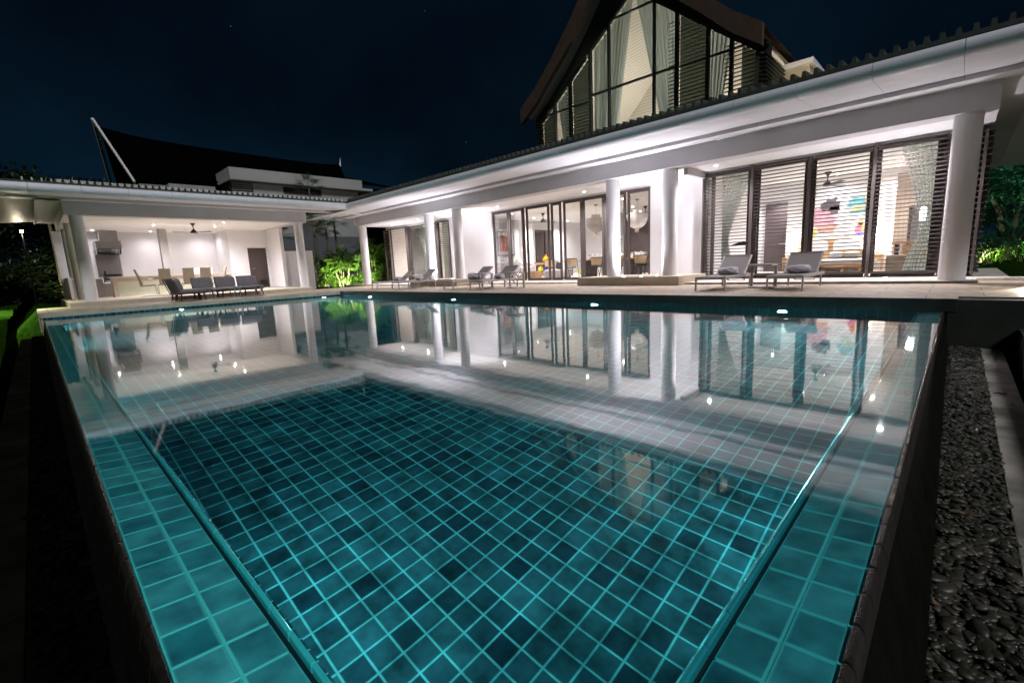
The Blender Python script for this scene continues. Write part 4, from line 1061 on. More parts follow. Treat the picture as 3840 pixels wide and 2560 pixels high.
# ------------------------------------------------------------------ pavilion kitchen
hood = empty('cooker_hood', (-27.6, 2.68, 2.1), 'brushed steel cooker hood with vented front on the pavilion wall', 'cooker hood')
def KB(mb, par, name, mat, **k): return mb.build(name, mat, parent=par, world=True, **k)
m = MB(); m.box((-28.39, 2.34, 2.76), (-27.5, 2.98, ZC-.003)); KB(m, hood, 'chimney_duct', STEEL, bevel=.004)
m = MB(); m.box((-28.39, 2.16, 2.42), (-27.1, 3.02, 2.758)); KB(m, hood, 'canopy', STEEL, bevel=.004)
m = MB(); m.prism([(-28.39, 2.20), (-27.35, 2.20), (-27.12, 2.42), (-28.39, 2.42)], 1, 2.18, 3.0); KB(m, hood, 'filter_box', BLACK)
m = MB()
for k in range(16): m.bar((-27.30, 2.24+.045*k, 2.215), (-27.125, 2.24+.045*k, 2.405), .022, .01, upv=(0, 1, 0))
m.box((-27.36, 2.18, 2.19), (-27.28, 3.0, 2.205)); KB(m, hood, 'filter_baffle', CHROME)
bs = MB(); bs.box((-28.39, 2.16, 1.2), (-28.30, 3.02, 2.19)); tag(bs.build('splashback_panel', STEEL), 'grey steel splashback panel below the cooker hood', 'splashback')
gr = empty('kettle_barbecue', (-27.3, 2.55, .95), 'black lidded gas barbecue with chrome handle under the hood', 'barbecue')
m = MB(); m.prism([(-27.75, .93), (-27.05, .93), (-27.0, 1.06), (-27.08, 1.22), (-27.3, 1.30), (-27.7, 1.30)], 1, 2.22, 2.86); KB(m, gr, 'lid', BLACK, bevel=.01)
m = MB(); m.tube([(-26.96, 2.32, 1.15), (-26.96, 2.78, 1.15)], .018, 10); KB(m, gr, 'handle', CHROME)
m = MB(); m.box((-27.04, 2.24, .945), (-27.0, 2.40, 1.04)); KB(m, gr, 'gauge', CHROME); m = MB(); m.tube([(-27.6, 2.33, 1.28), (-27.6, 2.33, 1.46)], .035, 12); KB(m, gr, 'flue', BLACK)
kc = empty('kitchen_counter', (-27, 2, ZPF), 'low steel fronted kitchen counter with white top at the pavilion wall', 'counter')
m = MB(); m.box((-28.38, 1.12, ZPF), (-26.6, 2.12, 1.115)); m.box((-28.38, 2.121, ZPF), (-26.6, 3.6, .90)); KB(m, kc, 'cabinet', STEEL, bevel=.003)
m = MB(); m.box((-28.39, 1.11, 1.118), (-26.55, 2.15, 1.15)); m.box((-28.39, 2.152, .905), (-26.55, 3.62, .94)); m.box((-26.6, 2.12, .94), (-26.55, 2.152, 1.118)); KB(m, kc, 'worktop', LINEN, bevel=.003)
for y in (1.75, 2.75): m = MB(); m.box((-26.599, y, .78-.0), (-26.585, y+.07, .88)); KB(m, kc, 'socket_plate', CHROME)
isl = empty('bar_island', (-24.9, 4.6, ZPF), 'long pale sage panelled bar island with putty frame in the pavilion', 'bar counter')
m = MB(); m.box((-25.6, 2.42, ZPF), (-24.83, 6.3, 1.10)); KB(m, isl, 'body', SAGE)
m = MB(); m.box((-25.65, 2.25, 1.101), (-24.75, 6.4, 1.16)); KB(m, isl, 'countertop', PUTTY, bevel=.004)
m = MB(); m.box((-25.6, 2.28, ZPF), (-24.80, 2.42, 1.10)); m.box((-24.829, 2.43, .95), (-24.815, 6.3, 1.09)); KB(m, isl, 'trim', PUTTY)
m = MB(); m.box((-25.5, 4.9, 1.161), (-25.42, 6.0, 1.42)); KB(m, isl, 'raised_panel', SAGE)
sink = MB(); sink.box((-24.81, 3.45, 1.01), (-24.78, 3.85, 1.05)); KB(sink, isl, 'handle_rail', CHROME)
dt = empty('pavilion_dining_table', (-23.6, 5.1, ZPF), 'long beige dining table behind the grey sofa in the pavilion', 'dining table')
m = MB(); m.box((-24.0, 3.9, 1.03), (-23.2, 6.35, 1.075)); KB(m, dt, 'tabletop', CREAM, bevel=.004)
for y in (4.1, 6.1): m = MB(); m.box((-23.85, y, ZPF), (-23.35, y+.08, 1.029)); KB(m, dt, 'leg', CREAM)
def make_cchair():
    """cantilever chair; local front -> +y ; back at y=0"""
    o = empty('cantilever_chair', (0, 0, 0), 'x', 'dining chair', 'cream cantilever chairs in the pavilion')
    m = MB(); w = .43; pr = [(0, .44), (-.02, .62), (-.07, .85), (-.13, 1.06), (-.10, 1.07), (-.03, .86), (.03, .64), (.07, .50)]
    m.prism(pr, 0, -w/2, w/2); m.build('backrest', CREAM, parent=o, bevel=.012)
    m = MB(); m.prism([(-.0, .40), (.02, .455), (.40, .475), (.46, .45), (.46, .42), (.40, .42)], 0, -w/2+.001, w/2-.001); m.build('seat', CREAM, parent=o, bevel=.012)
    m = MB()
    for sx in (-1, 1): m.tube([(sx*.18, .05, .40), (sx*.19, .42, .42), (sx*.19, .47, .38), (sx*.20, .50, .06), (sx*.20, .47, .015), (sx*.20, -.02, .013)], .011, 8)
    m.tube([(-.2, -.02, .013), (.2, -.02, .013)], .011, 8); m.build('cantilever_frame', STEEL, parent=o)
    return o
CC = make_cchair()
for i, (x, y, rz, l) in enumerate([(-22.95, 2.92, 0, 'cream chair in profile at the left end, facing right'), (-22.8, 3.70, PI/2, 'cream chair seen from behind left of the sofa corner'), (-22.8, 4.50, PI/2, 'cream chair seen from behind over the left sofa cushions'), (-22.8, 5.10, PI/2, 'cream chair seen from behind over the middle sofa cushion'), (-22.9, 5.68+.1, PI, 'cream chair in profile at the right end, facing left')]):
    o = CC if i == 0 else copy_tree(CC)
    place(o, (x, y, ZPF), rz, l)
    o.scale = (.92, 1, 1)
def make_fan(blade_rot=.3, blade_l=.62):
    o = empty('ceiling_fan', (0, 0, 0), 'x', 'ceiling fan', 'dark three bladed ceiling fans')
    m = MB(); m.lathe([(.075, 0), (.07, -.03), (.03, -.11), (.014, -.13), (.014, -.26), (.03, -.27), (.085, -.36), (.11, -.41), (.10, -.44), (.02, -.45)], (0, 0, 0), 20); m.build('motor', BLACK, parent=o)
    for k in range(3):
        m = MB(); a = blade_rot+k*2*PI/3
        m.add([(.08, -.035, 0), (.3, -.055, .012), (blade_l, -.06, .02), (blade_l, .05, -.01), (.3, .06, -.012), (.08, .035, 0)], [(0, 1, 2, 3, 4, 5)])
        m.add([(x, y, z-.008) for x, y, z in m.v[:6]], [(5, 4, 3, 2, 1, 0)])
        for q in range(6): m.f.append((q, (q+1) % 6, 6+(q+1) % 6, 6+q)); m.sm.append(False); m.mi.append(0)
        m.xf(Matrix.Translation((0, 0, -.405)) @ Matrix.Rotation(a, 4, 'Z')); m.build('blade', BLACK, parent=o)
    return o
FN = make_fan()
for i, (x, y, z, rz, l) in enumerate([(-23.44, 5.06, ZC, .4, 'dark fan on the pavilion ceiling'), (-14.1, 16.9, 3.19, 1.1, 'dark fan on the living room ceiling above the yellow vase'), (-10.2, 19.3, 3.19, .3, 'dark fan behind the right glass pendant'), (-3.02, 16.9, 3.19, .9, 'dark fan on the right bedroom ceiling')]):
    o = FN if i == 0 else copy_tree(FN)
    place(o, (x, y, z), rz, l)
    if i == 0: o.scale = (1.25, 1.25, .92)

# ------------------------------------------------------------------ living and dining room
pt = empty('framed_painting', (-16.85, 16.0, 1.9), 'framed abstract print in red and grey strokes on the living room wall', 'painting')
def daub(seed, base, strokes, axis, w, h, name, parent, loc):
    """flat painted canvas with paint patches as slightly raised polygons"""
    rnd = random.Random(seed)
    m = MB(); return m
artm = {}
def art(name, cols, bg_, scale=3.0):
    m, t, p = newmat(name); p.inputs['Roughness'].default_value = .7
    tcn = nd(t, 'ShaderNodeTexCoord'); n = nd(t, 'ShaderNodeTexNoise'); n.inputs['Scale'].default_value = scale; n.inputs['Detail'].default_value = 7; n.inputs['Roughness'].default_value = .65; n.inputs['Distortion'].default_value = 1.6
    t.links.new(tcn.outputs['Object'], n.inputs['Vector']); r = nd(t, 'ShaderNodeValToRGB'); r.color_ramp.interpolation = 'CONSTANT'
    r.color_ramp.elements[0].color = bg_+(1,); r.color_ramp.elements[1].position = .44; r.color_ramp.elements[1].color = cols[0]+(1,)
    for i, c in enumerate(cols[1:]): e_ = r.color_ramp.elements.new(.5+.05*i); e_.color = c+(1,)
    t.links.new(n.outputs['Fac'], r.inputs[0]); t.links.new(r.outputs[0], p.inputs['Base Color']); return m
ARTR = art('red_strokes', [(.5, .06, .04), (.42, .12, .09), (.62, .50, .46), (.30, .04, .03)], (.6, .45, .40), 5)
m = MB(); m.box((-16.895, 16.6, 1.42), (-16.86, 17.75, 2.55)); m.build('mount', LINEN, parent=pt, world=True)
m = MB()
for a, b in [((16.57, 1.39), (16.6, 2.58)), ((17.75, 1.39), (17.78, 2.58)), ((16.6, 1.39), (17.75, 1.42)), ((16.6, 2.55), (17.75, 2.58))]: m.box((-16.9, a[0], a[1]), (-16.84, b[0], b[1]))
m.build('frame', BLACK, parent=pt, world=True)
m = MB(); m.box((-16.86, 16.62, 1.58), (-16.85, 17.55, 2.38)); m.build('canvas', ARTR, parent=pt, world=True)
def sofa_in(loc, w, d, label, rz=0, mat=SOFA):
    o = empty('living_sofa', loc, label, 'sofa', None, rz)
    m = MB(); m.cushion((0, 0, .06), (w, d, .42), .25); m.build('seat', mat, parent=o)
    m = MB(); m.cushion((0, d-.25, .2), (w, d, .78), .3); m.build('backrest', mat, parent=o)
    for x in (0, w-.2): m = MB(); m.cushion((x, .02, .1), (x+.2, d, .58), .3); m.build('armrest', mat, parent=o)
    return o
sofa_in((-16.6, 15.3, ZT), 2.5, .95, 'pale sofa with scatter cushions before the framed print', 0)
ch = empty('chaise_pouf', (-12.95, 15.3, ZT), 'low pale upholstered chaise behind the middle of the folding doors', 'chaise')
m = MB(); m.cushion((0, 0, .05), (1.15, .8, .40), .35); m.build('seat', SOFA, parent=ch)
m = MB(); m.box((.1, .1, 0), (1.05, .7, .06)); m.build('base', WOODD, parent=ch)
for x, y, z, s_, mt, l in [(-15.35, 15.75, .86, .22, LINEN, 'square cream cushion leaning at the left of the pale sofa'), (-14.75, 15.7, .92, .25, LINEN, 'large cream cushion standing on a corner behind the narrow door'), (-12.5, 15.75, .84, .20, LINEN, 'pale cushion standing on one corner on the chaise'), (-12.22, 15.6, .77, .15, FABRIC, 'small grey striped cushion on the chaise')]:
    m = MB(); m.cushion((-s_, -.06, -s_), (s_, .06, s_), .55); m.xf(Matrix.Rotation(R(40 if s_ > .2 else 12), 4, 'Y')); o = m.build('scatter_cushion', mt); o.location = (x, y, z); tag(o, l, 'cushion')
fl = empty('floor_lamp', (-14.9, 16.4, ZT), 'brass reading lamp with pale conical shade beside the sofa', 'floor lamp')
m = MB(); m.lathe([(.14, 0), (.14, .02), (.012, .03), (.012, 1.2), (.03, 1.25)], (0, 0, 0), 16); m.build('stand', STEEL, parent=fl)
m = MB(); m.lathe([(.19, 1.19), (.11, 1.47), (.105, 1.47), (.185, 1.19)], (0, 0, 0), 24); m.build('lamp_shade', SHADE2, parent=fl)
cs = empty('console_table', (-14.7, 17.2, ZT), 'oak console table carrying the yellow vase', 'console table')
m = MB(); m.box((-.8, -.2, .62), (.75, .2, .70)); m.build('tabletop', WOODL, parent=cs, bevel=.004)
m = MB(); m.box((-.68, -.18, .20), (.67, .18, .225)); m.build('shelf', WOODL, parent=cs)
for x in (-.75, .68): m = MB(); m.box((x, -.18, 0), (x+.06, .18, .619)); m.build('leg', WOODL, parent=cs)
def vase(x, y, z, s_, mt, label):
    m = MB(); m.lathe([(.06, 0), (.13, .05), (.17, .13), (.165, .20), (.11, .28), (.055, .31), (.05, .35), (.075, .38), (.07, .385), (.04, .35)], (0, 0, 0), 28)
    o = m.build('vase', mt); o.location = (x, y, z); o.scale = (s_, s_, s_); return tag(o, label, 'vase')
vase(-14.17, 17.1, ZT+.70, .95, YEL, 'round glossy yellow vase on the oak console')
vase(-14.5, 17.1, ZT+.226, .95, LIME, 'chartreuse vase on the lower shelf of the console'); vase(-14.17, 17.1, ZT+.226, .85, BLUE, 'cobalt blue vase on the lower shelf of the console')
vase(-13.5, 19.1, ZT, 1.1, LIME, 'green gold vase on the floor behind the dining chair')
bk = MB(); bk.box((-.14, -.1, 0), (.14, .1, .03)); o = bk.build('book', pmat('red_book', (.5, .03, .02))); o.location = (-14.95, 17.1, ZT+.701); tag(o, 'thin red book lying on the oak console', 'book')
st_ = empty('slatted_stool', (-13.6, 15.5, ZT), 'low orange brown slatted wooden stool by the open door', 'stool')
m = MB()
for k in range(9): m.box((-.35+.08*k, -.2, .05), (-.31+.08*k, .2, .30))
m.build('slats', WOODL, parent=st_); m = MB(); m.box((-.37, -.21, .30), (.37, .21, .335)); m.build('seat', WOODL, parent=st_)
d2 = empty('dining_table', (-10.5, 16.55, ZT), 'long oak dining table laid with napkins behind the glass doors', 'dining table')
m = MB(); m.box((-2.0, -.42, .70), (1.9, .42, .74)); m.build('tabletop', WOODL, parent=d2, bevel=.01)
for x in (-1.1, 1.0): m = MB(); m.box((x, -.25, 0), (x+.5, .25, .699)); m.build('leg', WOODM, parent=d2)
def make_dchair():
    """local: back at -y side (towards camera), faces +y"""
    o = empty('cane_dining_chair', (0, 0, 0), 'x', 'dining chair', 'black dining chairs with cane backs')
    m = MB(); n = 12; vs = []
    for i in range(n+1):
        a = R(200+140*i/n); x = .27*math.cos(a); y = .22*math.sin(a)+.05
        vs += [(x, y, .52), (x*1.08, y*1.1, .80)]
    m.add(vs, [(2*i, 2*i+2, 2*i+3, 2*i+1) for i in range(n)], True); m.add([(x*.96, y*.96, z) for x, y, z in vs], [(2*i+1, 2*i+3, 2*i+2, 2*i) for i in range(n)], True); m.build('cane_back', CANE, parent=o)
    m = MB(); m.tube([(.29*math.cos(R(200+140*i/n)), .24*math.sin(R(200+140*i/n))+.05, .81) for i in range(n+1)], .014, 8); m.tube([(.27*math.cos(R(200+140*i/n)), .22*math.sin(R(200+140*i/n))+.05, .51) for i in range(n+1)], .01, 6); m.build('back_rail', BLACK, parent=o)
    m = MB(); m.lathe([(.05, .42), (.22, .43), (.23, .46), (.2, .475), (.03, .475)], (0, 0, 0), 20); m.build('seat', BLACK, parent=o)
    for sx, sy_ in ((-1, -1), (1, -1), (-1, 1), (1, 1)):
        m = MB(); m.tube([(sx*.27, .05-.0*sy_, .80) if sy_ < 0 else (sx*.17, .15, .43), (sx*.25, .27*sy_, 0)] if sy_ > 0 else [(sx*.28, -.02, .80), (sx*.22, -.27, 0)], .013, 6); m.build('leg', BLACK, parent=o)
    return o
DC = make_dchair()
dcs = [(-11.85, 15.95, 1.2, 'cane backed chair turned sideways at the left end of the dining table'), (-10.47, 15.85, .05, 'cane backed chair left of the bright column'), (-9.5, 15.85, -.1, 'cane backed chair just right of the bright column'), (-8.53, 15.85, .0, 'cane backed chair behind the last glass door on the right'),
       (-11.2, 17.2, PI, 'far side cane chair behind the left end of the table'), (-9.2, 17.2, PI, 'far side cane chair in the middle of the table'), (-13.45, 16.5, .1, 'low cane backed chair beside the oak console')]
for i, (x, y, rz, l) in enumerate(dcs):
    o = DC if i == 0 else copy_tree(DC)
    place(o, (x, y, ZT), rz, l)
def napkin(x, y, label):
    m = MB(); z = ZT+.741
    m.add([(-.09, 0, 0), (.09, 0, 0), (.10, .01, .20), (.04, 0, .10), (-.01, .0, .13), (-.05, 0, .10), (-.10, .01, .21), (0, .07, 0), (.08, .05, .17), (-.08, .05, .18)], [(0, 1, 2, 3), (0, 3, 4, 5), (0, 5, 6), (1, 7, 8, 2), (7, 0, 6, 9), (7, 9, 8)])
    o = m.build('folded_napkin', LINEN); o.location = (x, y, z); o.scale = (1.2, 1.2, 1.15); return tag(o, label, 'napkin', 'white folded napkins on the dining table')
def wglass(x, y, label):
    m = MB(); m.lathe([(.035, 0), (.034, .003), (.005, .006), (.004, .085), (.02, .095), (.036, .12), (.038, .15), (.030, .19), (.028, .19), (.035, .15), (.033, .122), (.01, .10)], (0, 0, 0), 16)
    o = m.build('wine_glass', GLASSW); o.location = (x, y, ZT+.741); return tag(o, label, 'wine glass', 'stemmed glasses on the dining table')
for i, x in enumerate((-11.41, -10.99, -10.76, -9.65, -9.3, -9.0, -8.75)): napkin(x, 16.4, 'white peaked napkin on the dining table, %s from the left' % ['first', 'second', 'third', 'fourth', 'fifth', 'sixth', 'seventh'][i])
for i, x in enumerate((-11.15, -9.78, -9.2, -9.1, -8.6, -8.52)): wglass(x, 16.28, 'stemmed wine glass on the dining table, %s from the left' % ['first', 'second', 'third', 'fourth', 'fifth', 'sixth'][i])
def make_pendant():
    o = empty('mesh_pendant', (0, 0, 0), 'x', 'pendant lamp', 'bell shaped wire mesh pendants over the dining table')
    m = MB(); m.lathe([(.07, 0), (.065, -.04), (.01, -.07)], (0, 0, 0), 20); m.build('ceiling_rose', STEEL, parent=o)
    m = MB(); m.tube([(0, 0, -.06), (0, 0, -.42)], .004, 6); m.build('cord', BLACK, parent=o)
    for nm, k in (('outer_shade', 1.0), ('middle_shade', .62)):
        m = MB(); pr = [(.06, -1.12), (.17, -1.085), (.27, -1.01), (.345, -.91), (.39, -.79), (.41, -.66), (.41, -.55)] if k == 1 else [(.05, -1.09), (.12, -1.05), (.17, -.97), (.19, -.85), (.19, -.40)]
        vs = []; n = 32
        for r_, z in pr:
            for j in range(n): vs.append((r_*math.cos(2*PI*j/n), r_*math.sin(2*PI*j/n), z))
        m.add(vs, [(i*n+j, i*n+(j+1) % n, (i+1)*n+(j+1) % n, (i+1)*n+j) for i in range(len(pr)-1) for j in range(n)], True)
        m.build(nm, MESHG, parent=o)
    m = MB(); m.lathe([(.02, -1.10), (.06, -1.13), (.09, -1.18), (.07, -1.24), (.01, -1.26)], (0, 0, 0), 16); m.build('glass_bulb', CHROME, parent=o)
    m = MB(); m.tube([(.41*math.cos(2*PI*j/32), .41*math.sin(2*PI*j/32), -.55) for j in range(33)], .006, 5); m.build('rim', STEEL, parent=o)
    return o
PD = make_pendant()
for i, (x, y, l) in enumerate([(-9.2, 16.75, 'mesh pendant on the right, framed by the last glass door'), (-11.0, 16.6, 'mesh pendant on the left, partly hidden by the bright column'), (-10.45, 16.75, 'second mesh pendant hidden behind the bright column')][:3]):
    o = PD if i == 0 else copy_tree(PD)
    place(o, (x, y, 3.188), 0, l)

# ------------------------------------------------------------------ right bedroom
def flat_art(name, loc, w, h, items, label, frame=False):
    o = empty(name, loc, label, 'painting')
    m = MB(); m.box((0, -.02, 0), (w, 0, h)); m.build('canvas', LINEN, parent=o)
    m = None
    for i, (mat, blobs) in enumerate(items):
        m = MB()
        for (cx, cz, rx, rz_, n, sd) in blobs:
            rnd = random.Random(sd); k = 46; pts = []; wob = rnd.uniform(0, 6)
            for j in range(k):
                a = 2*PI*j/k; rr = 1+rnd.uniform(-.13, .10)+.14*math.sin(n*a+wob)+.09*math.sin((2*n+1)*a)+.06*math.sin(9*a+wob)
                pts.append((cx+rx*rr*math.cos(a), -.0215-.0012*i, cz+rz_*rr*math.sin(a)))
            m.add(pts, [tuple(range(k))])
        m.build('paint_patch', mat, parent=o)
    return o
PINK = pmat('pink_paint', (.66, .34, .40), .7, var=.25, vscale=8); CHAR = pmat('charcoal_paint', (.09, .075, .09), .7, var=.3); SALM = pmat('salmon_paint', (.62, .33, .27), .7, var=.3, vscale=9)
YELP = pmat('yellow_paint', (.75, .60, .20), .7, var=.15); TEAL = pmat('turquoise_paint', (.14, .36, .38), .7, var=.5, vscale=6); ORNG = pmat('orange_paint', (.78, .33, .16), .7, var=.4, vscale=8); REDP = pmat('magenta_paint', (.62, .18, .24), .7, var=.3); OCH = pmat('ochre_paint', (.75, .55, .2), .7, var=.25); BLUP = pmat('violet_paint', (.12, .1, .4), .7, var=.4)
flat_art('abstract_canvas', (-3.98, 18.195, 1.25), 1.22, 1.38, [(PINK, [(.55, .75, .36, .30, 3, 1), (.22, 1.05, .16, .22, 4, 2)]), (SALM, [(.78, .38, .26, .20, 2, 3)]), (PINK, [(.75, .62, .28, .2, 3, 4)]), (CHAR, [(.86, 1.08, .27, .20, 3, 5), (.97, .92, .12, .16, 2, 8)]), (YELP, [(.42, .28, .12, .09, 3, 6), (.46, .16, .05, .08, 2, 7)])], 'abstract canvas with pink and charcoal shapes above the bed')
flat_art('abstract_canvas', (-2.68, 18.195, 1.35), .78, 1.20, [(TEAL, [(.28, .98, .30, .16, 3, 11)]), (OCH, [(.62, .95, .16, .20, 2, 12), (.35, .78, .25, .08, 3, 13)]), (TEAL, [(.4, .70, .33, .06, 2, 14)])], 'abstract canvas with turquoise and ochre bands, upper right of the bed')
flat_art('abstract_canvas', (-2.55, 18.17, 1.22), .62, .62, [(ORNG, [(.34, .30, .22, .16, 3, 21), (.25, .48, .08, .10, 2, 22)]), (REDP, [(.20, .28, .1, .12, 2, 23), (.52, .40, .08, .10, 3, 24)]), (YELP, [(.42, .34, .14, .05, 3, 25)]), (BLUP, [(.25, .13, .16, .05, 3, 26)])], 'small canvas with orange and magenta daubs right of the bed')
bd = empty('double_bed', (-3.0, 17.2, ZT), 'double bed with oak headboard and white bedding in the right bedroom', 'bed')
m = MB(); m.box((-.95, .9, .2), (.95, .96, 1.02)); m.build('headboard', WOODL, parent=bd, bevel=.02)
m = MB(); m.cushion((-.9, -.9, .25), (.9, .9, .58), .2); m.build('mattress', LINEN, parent=bd)
for x in (-.45, .45): m = MB(); m.cushion((x-.38, .55, .55), (x+.38, .85, .98), .45); m.build('pillow', LINEN, parent=bd)
db = empty('rattan_daybed', (-2.45, 15.9, ZT), 'oak daybed with curved ends and round bolsters at the foot of the bed', 'daybed')
m = MB(); m.box((-.62, -.35, .20), (.62, .35, .28)); m.build('base', WOODL, parent=db, bevel=.01)
m = MB(); m.cushion((-.6, -.34, .28), (.6, .34, .42), .25); m.build('mattress', LINEN, parent=db)
m = MB(); pr = [(-.62, .1)]+[(-.62+.14*(1-math.cos(t)), .54+.12*math.sin(t)) for t in [PI/2*i/5 for i in range(6)]]+[(.62-.14*(1-math.cos(t)), .54+.12*math.sin(t)) for t in [PI/2-PI/2*i/5 for i in range(6)]]+[(.62, .1)]
m.prism(pr, 1, .36, .40); m.build('back_panel', WOODL, parent=db)
for x in (-.5, .1, .5): m = MB(); m.box((x, -.33, 0), (x+.08, .33, .199)); m.build('leg', WOODL, parent=db)
m = MB(); m.cushion((-.22, -.25, .42), (.12, -.02, .62), .8); o = m.build('bolster', LINEN); o.location = (-2.45, 15.9, ZT); tag(o, 'white drum bolster lying on the oak daybed', 'bolster')
m = MB(); m.cushion((.08, -.28, .40), (.52, .05, .62), .9); o = m.build('round_cushion', CREAM); o.location = (-2.45, 15.9, ZT); tag(o, 'round tan cushion on the right of the oak daybed', 'cushion')
dk = empty('writing_desk', (-.85, 15.6, ZT), 'oak writing desk with drawer at the right bedroom window', 'desk')
m = MB(); m.box((-.42, -.3, .76), (.45, .3, .81)); m.build('desktop', WOODL, parent=dk, bevel=.005)
for x in (-.36, .36): m = MB(); m.box((x, -.27, 0), (x+.06, .27, .759)); m.build('leg', WOODD, parent=dk)
m = MB(); m.box((-.2, -.25, .3), (.28, .25, .72)); m.build('drawer_unit', WOODL, parent=dk)
pf = empty('leather_pouffe', (-1.12, 14.9, ZT), 'square grey brown stool block standing before the desk', 'stool')
m = MB(); m.box((-.19, -.19, 0), (.19, .19, .44)); m.build('body', WOODG, parent=pf, bevel=.015); m = MB(); m.box((-.19, -.19, .441), (.19, .19, .48)); m.build('seat', CREAM, parent=pf, bevel=.01)
def bedlamp(x, y, z, label, e):
    o = empty('bedside_lamp', (x, y, z), label, 'table lamp', 'lit white lamps in the right bedroom')
    m = MB(); m.lathe([(.07, 0), (.07, .015), (.012, .03), (.012, .22)], (0, 0, 0), 16); m.build('base', STEEL, parent=o)
    m = MB(); m.lathe([(.12, .20), (.10, .42), (.095, .42), (.115, .20)], (0, 0, 0), 20); m.build('lamp_shade', SHADE, parent=o); point(o, (0, 0, .55), e, (1, .93, .82), .06)
bedlamp(-4.12, 17.9, .72, 'lit lamp left of the bed beside the dark door', 16)
bedlamp(-1.85, 17.9, .72, 'lit lamp right of the bed at the bright corner', 32)
def nstand(x, label):
    o = empty('bedside_table', (x, 17.9, ZT), label, 'bedside table'); m = MB(); m.box((-.2, -.2, .30), (.2, .2, .49)); m.build('drawer', WOODL, parent=o, bevel=.004)
    for sx in (-.17, .17):
        for sy_ in (-.17, .17): m = MB(); m.bar((sx, sy_, .299), (sx, sy_, 0), .025, .025, upv=(0, 1, 0)); m.build('leg', WOODL, parent=o)
nstand(-4.12, 'oak bedside table under the left lamp'); nstand(-1.85, 'oak bedside table under the right lamp')
ln = empty('hanging_lantern', (-.78, 16.5, 1.55), 'bright white lantern hanging in front of the dressing niche', 'lantern')
m = MB(); m.lathe([(.06, 0), (.07, .05), (.07, .30), (.04, .36)], (0, 0, 0), 16); m.build('lamp_shade', emat('lantern_glow', (.9, .95, 1), 9), parent=ln); m = MB(); m.tube([(0, 0, .36), (0, 0, 1.63)], .006, 6); m.build('cord', STEEL, parent=ln); point(ln, (0, -.2, .2), 14, (.9, .95, 1), .08)
hs = empty('hanging_figure', (-4.3, 14.6, 1.8), 'dark sheet metal bird figure hanging behind the left louvres', 'sculpture')
m = MB(); m.tube([(0, 0, .0), (0, 0, 1.38)], .004, 5); m.build('cord', BLACK, parent=hs)
m = MB(); m.prism([(-.62, -.62), (-.30, -.52), (-.12, -.56), (-.02, -.12), (-.06, .02), (.03, .30), (.10, .42), (.12, .40), (.08, .2), (.10, -.02), (.09, -.4), (.05, -.10), (-.05, -.55), (-.06, -.68), (-.2, -.62), (-.5, -.66)], 1, -.01, .01); m.build('body', BLACK, parent=hs)

# ------------------------------------------------------------------ curtains
def curtain(name, top, bottom_pts, z0, z1, mat, label, pinch=None, folds=9, amp=.045, axis_y=None, n=64, rows=24, gable=False, ztop=None):
    """top=(x0,x1) at z1; function of height gives x range"""
    m = MB(); vs = []
    for i in range(rows+1):
        t = i/rows
        for j in range(n+1):
            s_ = j/n
            xl, xr = bottom_pts(t)
            x = xl+(xr-xl)*s_; zt = ztop(top[0]+(top[1]-top[0])*s_) if ztop else z1
            z = z0+(zt-z0)*t
            y = axis_y+amp*math.sin(2*PI*folds*s_)+.4*amp*math.sin(2*PI*folds*2.3*s_+1.3*t)
            vs.append((x, y, z))
    fs = [(i*(n+1)+j, i*(n+1)+j+1, (i+1)*(n+1)+j+1, (i+1)*(n+1)+j) for i in range(rows) for j in range(n)]
    m.add(vs, fs, True); o = m.build(name, mat); return tag(o, label, 'curtain')
def tie(a0, a1, b0, b1, c0, c1, tp=.38):
    """a at bottom, b at pinch height tp, c at top"""
    def f(t):
        if t < tp: k = t/tp; k = k*k*(3-2*k); return a0+(b0-a0)*k, a1+(b1-a1)*k
        k = (t-tp)/(1-tp); k = k**1.25; return b0+(c0-b0)*k, b1+(c1-b1)*k
    return f
curtain('sheer_curtain', (-5.1, -4.3), tie(-5.05, -4.66, -5.05, -4.86, -5.1, -4.25), ZT+.02, 3.13, SHEER, 'sheer curtain tied back at the left end of the right bedroom', axis_y=14.15, folds=8)
curtain('sheer_curtain', (-1.2, -.42), tie(-.95, -.45, -.72, -.44, -1.15, -.42), ZT+.02, 3.13, SHEER, 'sheer curtain tied back at the right end of the right bedroom', axis_y=14.15, folds=8)
curtain('sheer_curtain', (-20.9, -19.3), tie(-20.4, -19.75, -20.2, -19.9, -21.0, -19.4), ZT+.02, 3.12, LINEN if False else SHEER, 'sheer curtain tied back in the far left bedroom door', axis_y=14.55, folds=7)
curtain('sheer_curtain', (-18.6, -17.75), lambda t: (-18.55, -17.8), ZT+.02, 3.12, SHEER, 'sheer curtain behind the second far louvre screen', axis_y=14.45, folds=9)
def gcurt(xt0, xt1, xb0, xb1, label, y=14.33, z0=3.97, folds=9, pw=1.0):
    return curtain('gable_curtain', (xt0, xt1), lambda t: (xb0+(xt0-xb0)*t**pw, xb1+(xt1-xb1)*t**pw), z0, 0, SHEERG, label, axis_y=y, folds=folds, ztop=lambda x: gz(x)-.06, amp=.06, n=110)
SHEERK = curtmat('dark_green_blind', (.05, .065, .045), .02)
for a, b_, l in ((-6.46, -5.62, 'dark green blind behind the right gable louvre'), (-10.38, -9.6, 'dark green blind behind the left gable louvre'), (-4.72, -4.3, 'narrow dark blind at the right corner of the gable'), (-11.75, -11.3, 'narrow dark blind at the left corner of the gable')):
    m = MB(); m.add([(a, 14.34, 3.97), (b_, 14.34, 3.97), (b_, 14.34, gz(b_)-.05), (a, 14.34, gz(a)-.05)], [(0, 1, 2, 3)]); tag(m.build('window_blind', SHEERK), l, 'blind')
